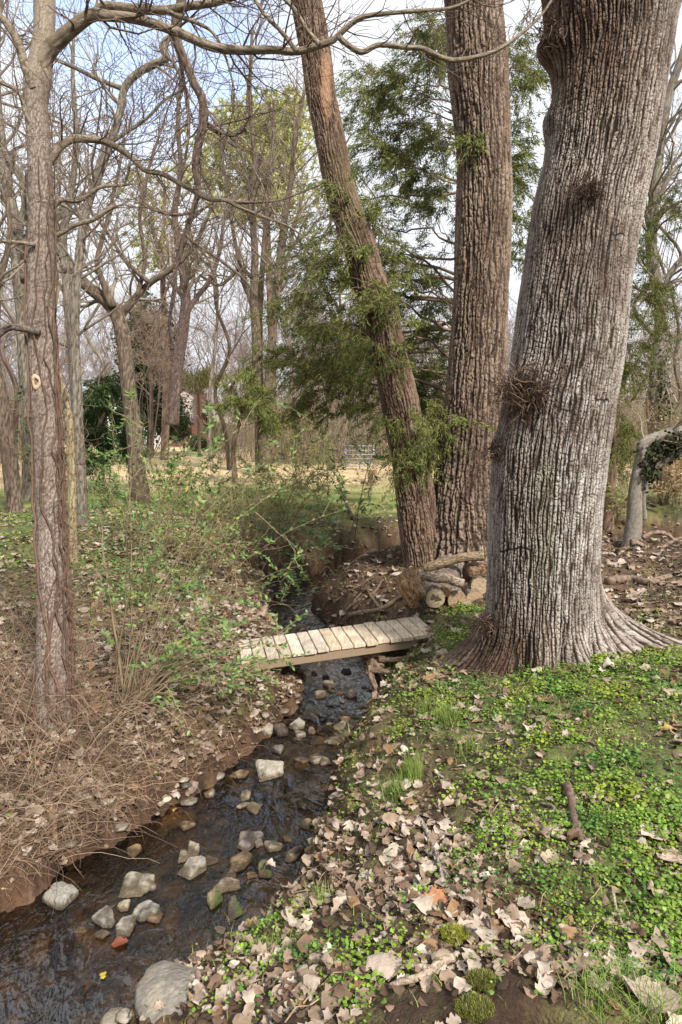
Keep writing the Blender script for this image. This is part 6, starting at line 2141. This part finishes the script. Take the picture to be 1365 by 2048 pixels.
def brambles():
    """Dry canes tangled over the left bank, beyond counting."""
    r = np.random.default_rng(66)
    polys = []

    def cane(q, L, up, out, rad, col):
        a = r.uniform(0, 6.28)
        d = np.array([math.cos(a), math.sin(a), 0])
        n = 8
        t = np.linspace(0, 1, n)[:, None]
        P = q + d * L * out * t + np.array([0, 0, 1.0]) * L * (up * 2.6 * t * (1 - .82 * t)) + np.cumsum(r.normal(0, .02 * L, (n, 3)), 0)
        P[:, 2] = np.maximum(P[:, 2], height(P[:, 0], P[:, 1]) + .006)
        polys.append((P, np.linspace(rad, rad * .4, n), col * r.uniform(.7, 1.25)))
    for (cx, cy, rx, ry, n, L, up, rad) in [(110, 1480, 170, 130, 520, .75, .42, .0024), (60, 1330, 140, 120, 330, .8, .55, .0024), (120, 1640, 170, 90, 420, .6, .3, .0022), (300, 1560, 120, 90, 260, .45, .22, .0018), (60, 1720, 90, 50, 240, .32, .12, .0016), (200, 1660, 90, 40, 160, .30, .12, .0016), (60, 1200, 130, 90, 160, .8, .5, .0026), (430, 1480, 110, 80, 200, .35, .18, .0016),
                                            (560, 1120, 110, 60, 220, .7, .5, .003), (450, 1180, 120, 70, 180, .7, .4, .0028), (650, 1040, 100, 50, 200, .7, .5, .003), (460, 1080, 140, 60, 260, .8, .6, .003), (330, 1330, 120, 80, 200, .5, .35, .002), (1290, 950, 70, 60, 160, .8, .7, .004)]:
        for _ in range(int(n * .82)):
            px, py = r.normal(cx, rx * .6), r.normal(cy, ry * .6)
            if px < -150: continue
            q = ground_pt(px, max(py, 960))
            d, s, hw = stream_dist(q[0:1], q[1:2])
            if d[0] < .02: continue
            col = np.array([(.33, .225, .15), (.24, .15, .095), (.42, .31, .21), (.18, .11, .075)][r.integers(0, 4)])
            cane(q, L * r.uniform(.5, 1.4), up * r.uniform(.4, 1.4), r.uniform(.4, 1), rad * r.uniform(.35, 1.2), col * .8)
    k0 = 0
    while k0 < 420:
        i = r.integers(4, 60)
        if not 1.8 < SC[i][1] < 7.5: continue
        k0 += 1
        T = SC[i + 1] - SC[i]; T = T / np.linalg.norm(T)
        xy = SC[i] + T * r.uniform(-.1, .1) + np.array([-T[1], T[0]]) * (SW[i] + r.uniform(.02, .45))
        q = np.array([xy[0], xy[1], float(height(xy[0], xy[1]))])
        col = np.array([(.30, .20, .13), (.20, .12, .075), (.40, .29, .19), (.13, .08, .05)][r.integers(0, 4)])
        cane(q, r.uniform(.12, .42), r.uniform(.1, .5), r.uniform(.5, 1), r.uniform(.0008, .0022), col * .8)
    ac = Acc(); add_tubes(ac, polys, 3)
    tag(ac.build('dry_brambles', M_twig), 'tangle of dry brown bramble canes on the left bank', 'brambles', kind='stuff')
    # twig litter and dead grass stems on the ground
    polys = []
    x, y, z, px, py, d, s, r = scatter(5200, 1.5, 9, 32, 71)
    for i in range(len(x)):
        if d[i] < .03: continue
        if s[i] > 0 and r.random() < .55: continue
        L = r.gamma(2, .05)
        a = r.uniform(0, 6.28)
        dd = np.array([math.cos(a), math.sin(a), 0]) * L
        P = np.array([[x[i], y[i], z[i] + .008]]) + dd * np.linspace(0, 1, 5)[:, None] + np.cumsum(r.normal(0, .006, (5, 3)), 0)
        P[:, 2] = height(P[:, 0], P[:, 1]) + .006 + np.abs(r.normal(0, .012, 5))
        polys.append((P, np.linspace(.0022, .001, 5) * r.uniform(.6, 1.5), np.array([(.30, .21, .14), (.18, .11, .07), (.40, .30, .2)][r.integers(0, 3)])))
    ac = Acc(); add_tubes(ac, polys, 3)
    tag(ac.build('twig_litter', M_twig), 'thin dead twigs and straw strewn over the ground', 'twigs', kind='stuff')


brambles()

# ------------------------------------------------------------------ sticks, roots and bank details, one by one
def stick(pts, label, rpx, col, seed, forks=(), name='stick', cat='stick', lift=.01):
    t = thing(name, label, cat, ground_pt(*pts[0]))
    P = [ground_pt(*p) + np.array([0, 0, lift]) for p in pts]
    sc = rpx / FPX * (P[0][1] * CP - (P[0][2] - CAMZ) * SP)
    Q, R = resample(P, np.linspace(sc, sc * .6, len(P)), 50)
    Q[:, 2] += sc * .6 + .006 * np.sin(np.linspace(0, 9, 50))
    pal = [np.array(col) * .35, np.array(col) * .8, np.array(col) * 1.2]
    trunk_obj('stem', Q, R, 12, .03, 3, sc * .15, seed, pal, t, .5)
    for f in forks:
        P = [ground_pt(*p) + np.array([0, 0, lift + sc]) for p in f]
        Q, R = resample(P, np.linspace(sc * .7, sc * .25, len(P)), 30)
        trunk_obj('side_branch', Q, R, 8, .03, 3, sc * .1, seed + 1, pal, t, .5)


stick([(905, 1925), (860, 1950), (820, 1970), (780, 1985)], 'forked pale stick lying beside the yellow moss', 9, (.36, .28, .21), 1, [[(860, 1950), (830, 1945), (800, 1950)]])
stick([(1135, 1580), (1145, 1620), (1150, 1660), (1162, 1690)], 'thick dark stick standing in the clover edge', 9, (.17, .115, .085), 2)
stick([(835, 1640), (865, 1690), (880, 1740), (885, 1760)], 'thin grey curved stick through the leaf heap', 5, (.34, .28, .23), 3, [[(880, 1740), (900, 1765)]])
stick([(930, 1900), (1020, 1920), (1090, 1905), (1110, 1900)], 'long thin stick bent above the burrow', 4, (.28, .2, .14), 4)
stick([(1365, 1757), (1320, 1757), (1280, 1752)], 'thin straight stick at the right edge in the clover', 3, (.32, .25, .18), 5)
stick([(1225, 1790), (1235, 1830), (1245, 1860)], 'short curved twig on the clover', 3, (.36, .29, .22), 6)
stick([(800, 1720), (770, 1750), (740, 1755), (690, 1750)], 'brown twig lying across the leaf bank', 3.5, (.22, .15, .10), 7)
stick([(1060, 1600), (1085, 1610), (1110, 1622)], 'small grey twig beside the thick dark stick', 3, (.30, .25, .2), 8)
stick([(700, 1235), (760, 1222), (800, 1200), (830, 1180)], 'fallen branch on the earth above the bridge end', 5, (.24, .17, .11), 9, [[(760, 1222), (740, 1195), (735, 1180)]])
stick([(1215, 1170), (1260, 1165), (1300, 1170), (1340, 1160)], 'half buried log on the leaf slope right of the huge tree', 9, (.20, .14, .10), 10)
stick([(705, 1040), (690, 1000), (680, 975)], 'dark broken branch leaning on the far bank', 4, (.09, .06, .045), 11)
stick([(100, 1615), (108, 1660), (112, 1690)], 'split dead stake on the left bank among brambles', 8, (.27, .17, .11), 12)
stick([(650, 1490), (680, 1465), (700, 1450)], 'thin dark root sticking from the right bank', 4, (.12, .08, .06), 13)


def bank_roots():
    """Knotted roots and the knob under the right end of the bridge."""
    c = ground_pt(775, 1335)
    t = thing('tree_root', 'knotted brown root knob under the right end of the footbridge', 'root', c)
    V = rock_shape(900, .85, 6, .2) * np.array([.10, .09, .10])
    V[:, 2] += .02
    n = noise2(V[:, 0] * 30, V[:, 2] * 30, 4)
    hole = np.exp(-((V[:, 0] - .0) / .022) ** 2 - ((V[:, 2] - .03) / .022) ** 2) * (V[:, 1] < 0)
    V[:, 1] += .05 * hole
    col = mixc(mixc((.13, .085, .055), (.30, .21, .14), sstep(-.5, .5, n)), (.02, .014, .01), np.clip(hole, 0, 1))
    q = at(752, 1322, 6.35)
    new_obj('knob', mesh_from('knob', V + q, SQ, col), t, M_wood)
    for k, tr in enumerate([[(735, 1345, 7), (752, 1340, 7), (780, 1345, 6), (810, 1350, 5), (845, 1345, 4)], [(740, 1330, 6), (745, 1360, 6), (760, 1385, 5), (775, 1400, 4)], [(760, 1320, 6), (800, 1318, 5), (835, 1310, 4)], [(760, 1345, 5), (775, 1368, 5), (800, 1385, 4), (815, 1400, 3)]]):
        P, R = trace(tr, (6.3, 6.15), 40)
        limb(t, P, R, [(.04, .028, .02), (.15, .10, .07), (.27, .2, .14)], 80 + k, 'root_arm', nu=12)
    # roots laced through the earth bank above the bridge
    t = thing('tree_root', 'tangle of thin roots on the earth bank beyond the footbridge', 'root', ground_pt(720, 1215))
    for k in range(9):
        a = ground_pt(random.uniform(660, 780), random.uniform(1190, 1235))
        P = [a + np.array([0, 0, .01])]
        d = np.array([random.gauss(.3, .5), random.gauss(0, .4), 0])
        for _ in range(4):
            d = d + np.array([random.gauss(0, .2), random.gauss(0, .2), 0])
            p = P[-1] + d * .12; p[2] = float(height(p[0], p[1])) + random.uniform(0, .03)
            P.append(p)
        P, R = resample(P, [.02, .018, .014, .011, .006], 24)
        limb(t, P, R, [(.05, .035, .025), (.17, .115, .08), (.28, .2, .14)], 90 + k, 'root_arm', nu=8)
    # yellow green moss cushion
    for px, py, s, lab in [(912, 1872, .055, 'yellow green moss cushion in the leaf heap'), (950, 2020, .06, 'dull green moss cushion at the bottom edge'), (965, 1965, .05, 'olive moss cushion left of the burrow')]:
        r = np.random.default_rng(int(px))
        q = ground_pt(px, py)
        n = 1500
        ang = r.uniform(0, 6.28, n); rad = np.sqrt(r.random(n)) * s
        C = np.stack([rad * np.cos(ang), rad * np.sin(ang) * .8, .02 * (1 - (rad / s) ** 2)], -1)
        V, F, c = blades(C, r.uniform(.008, .02, n), np.full(n, .0015), np.abs(r.normal(.5, .3, n)), [np.array((.10, .13, .02)), np.array((.38, .36, .04))] if px < 930 else [np.array((.06, .08, .02)), np.array((.22, .21, .04))], r)
        o = new_obj('moss_cushion', mesh_from('moss_cushion', V, F, c), None, M_green)
        o.location = q
        tag(o, lab, 'moss', 'moss cushions')


bank_roots()
print('SCENE DONE', len(bpy.data.objects))
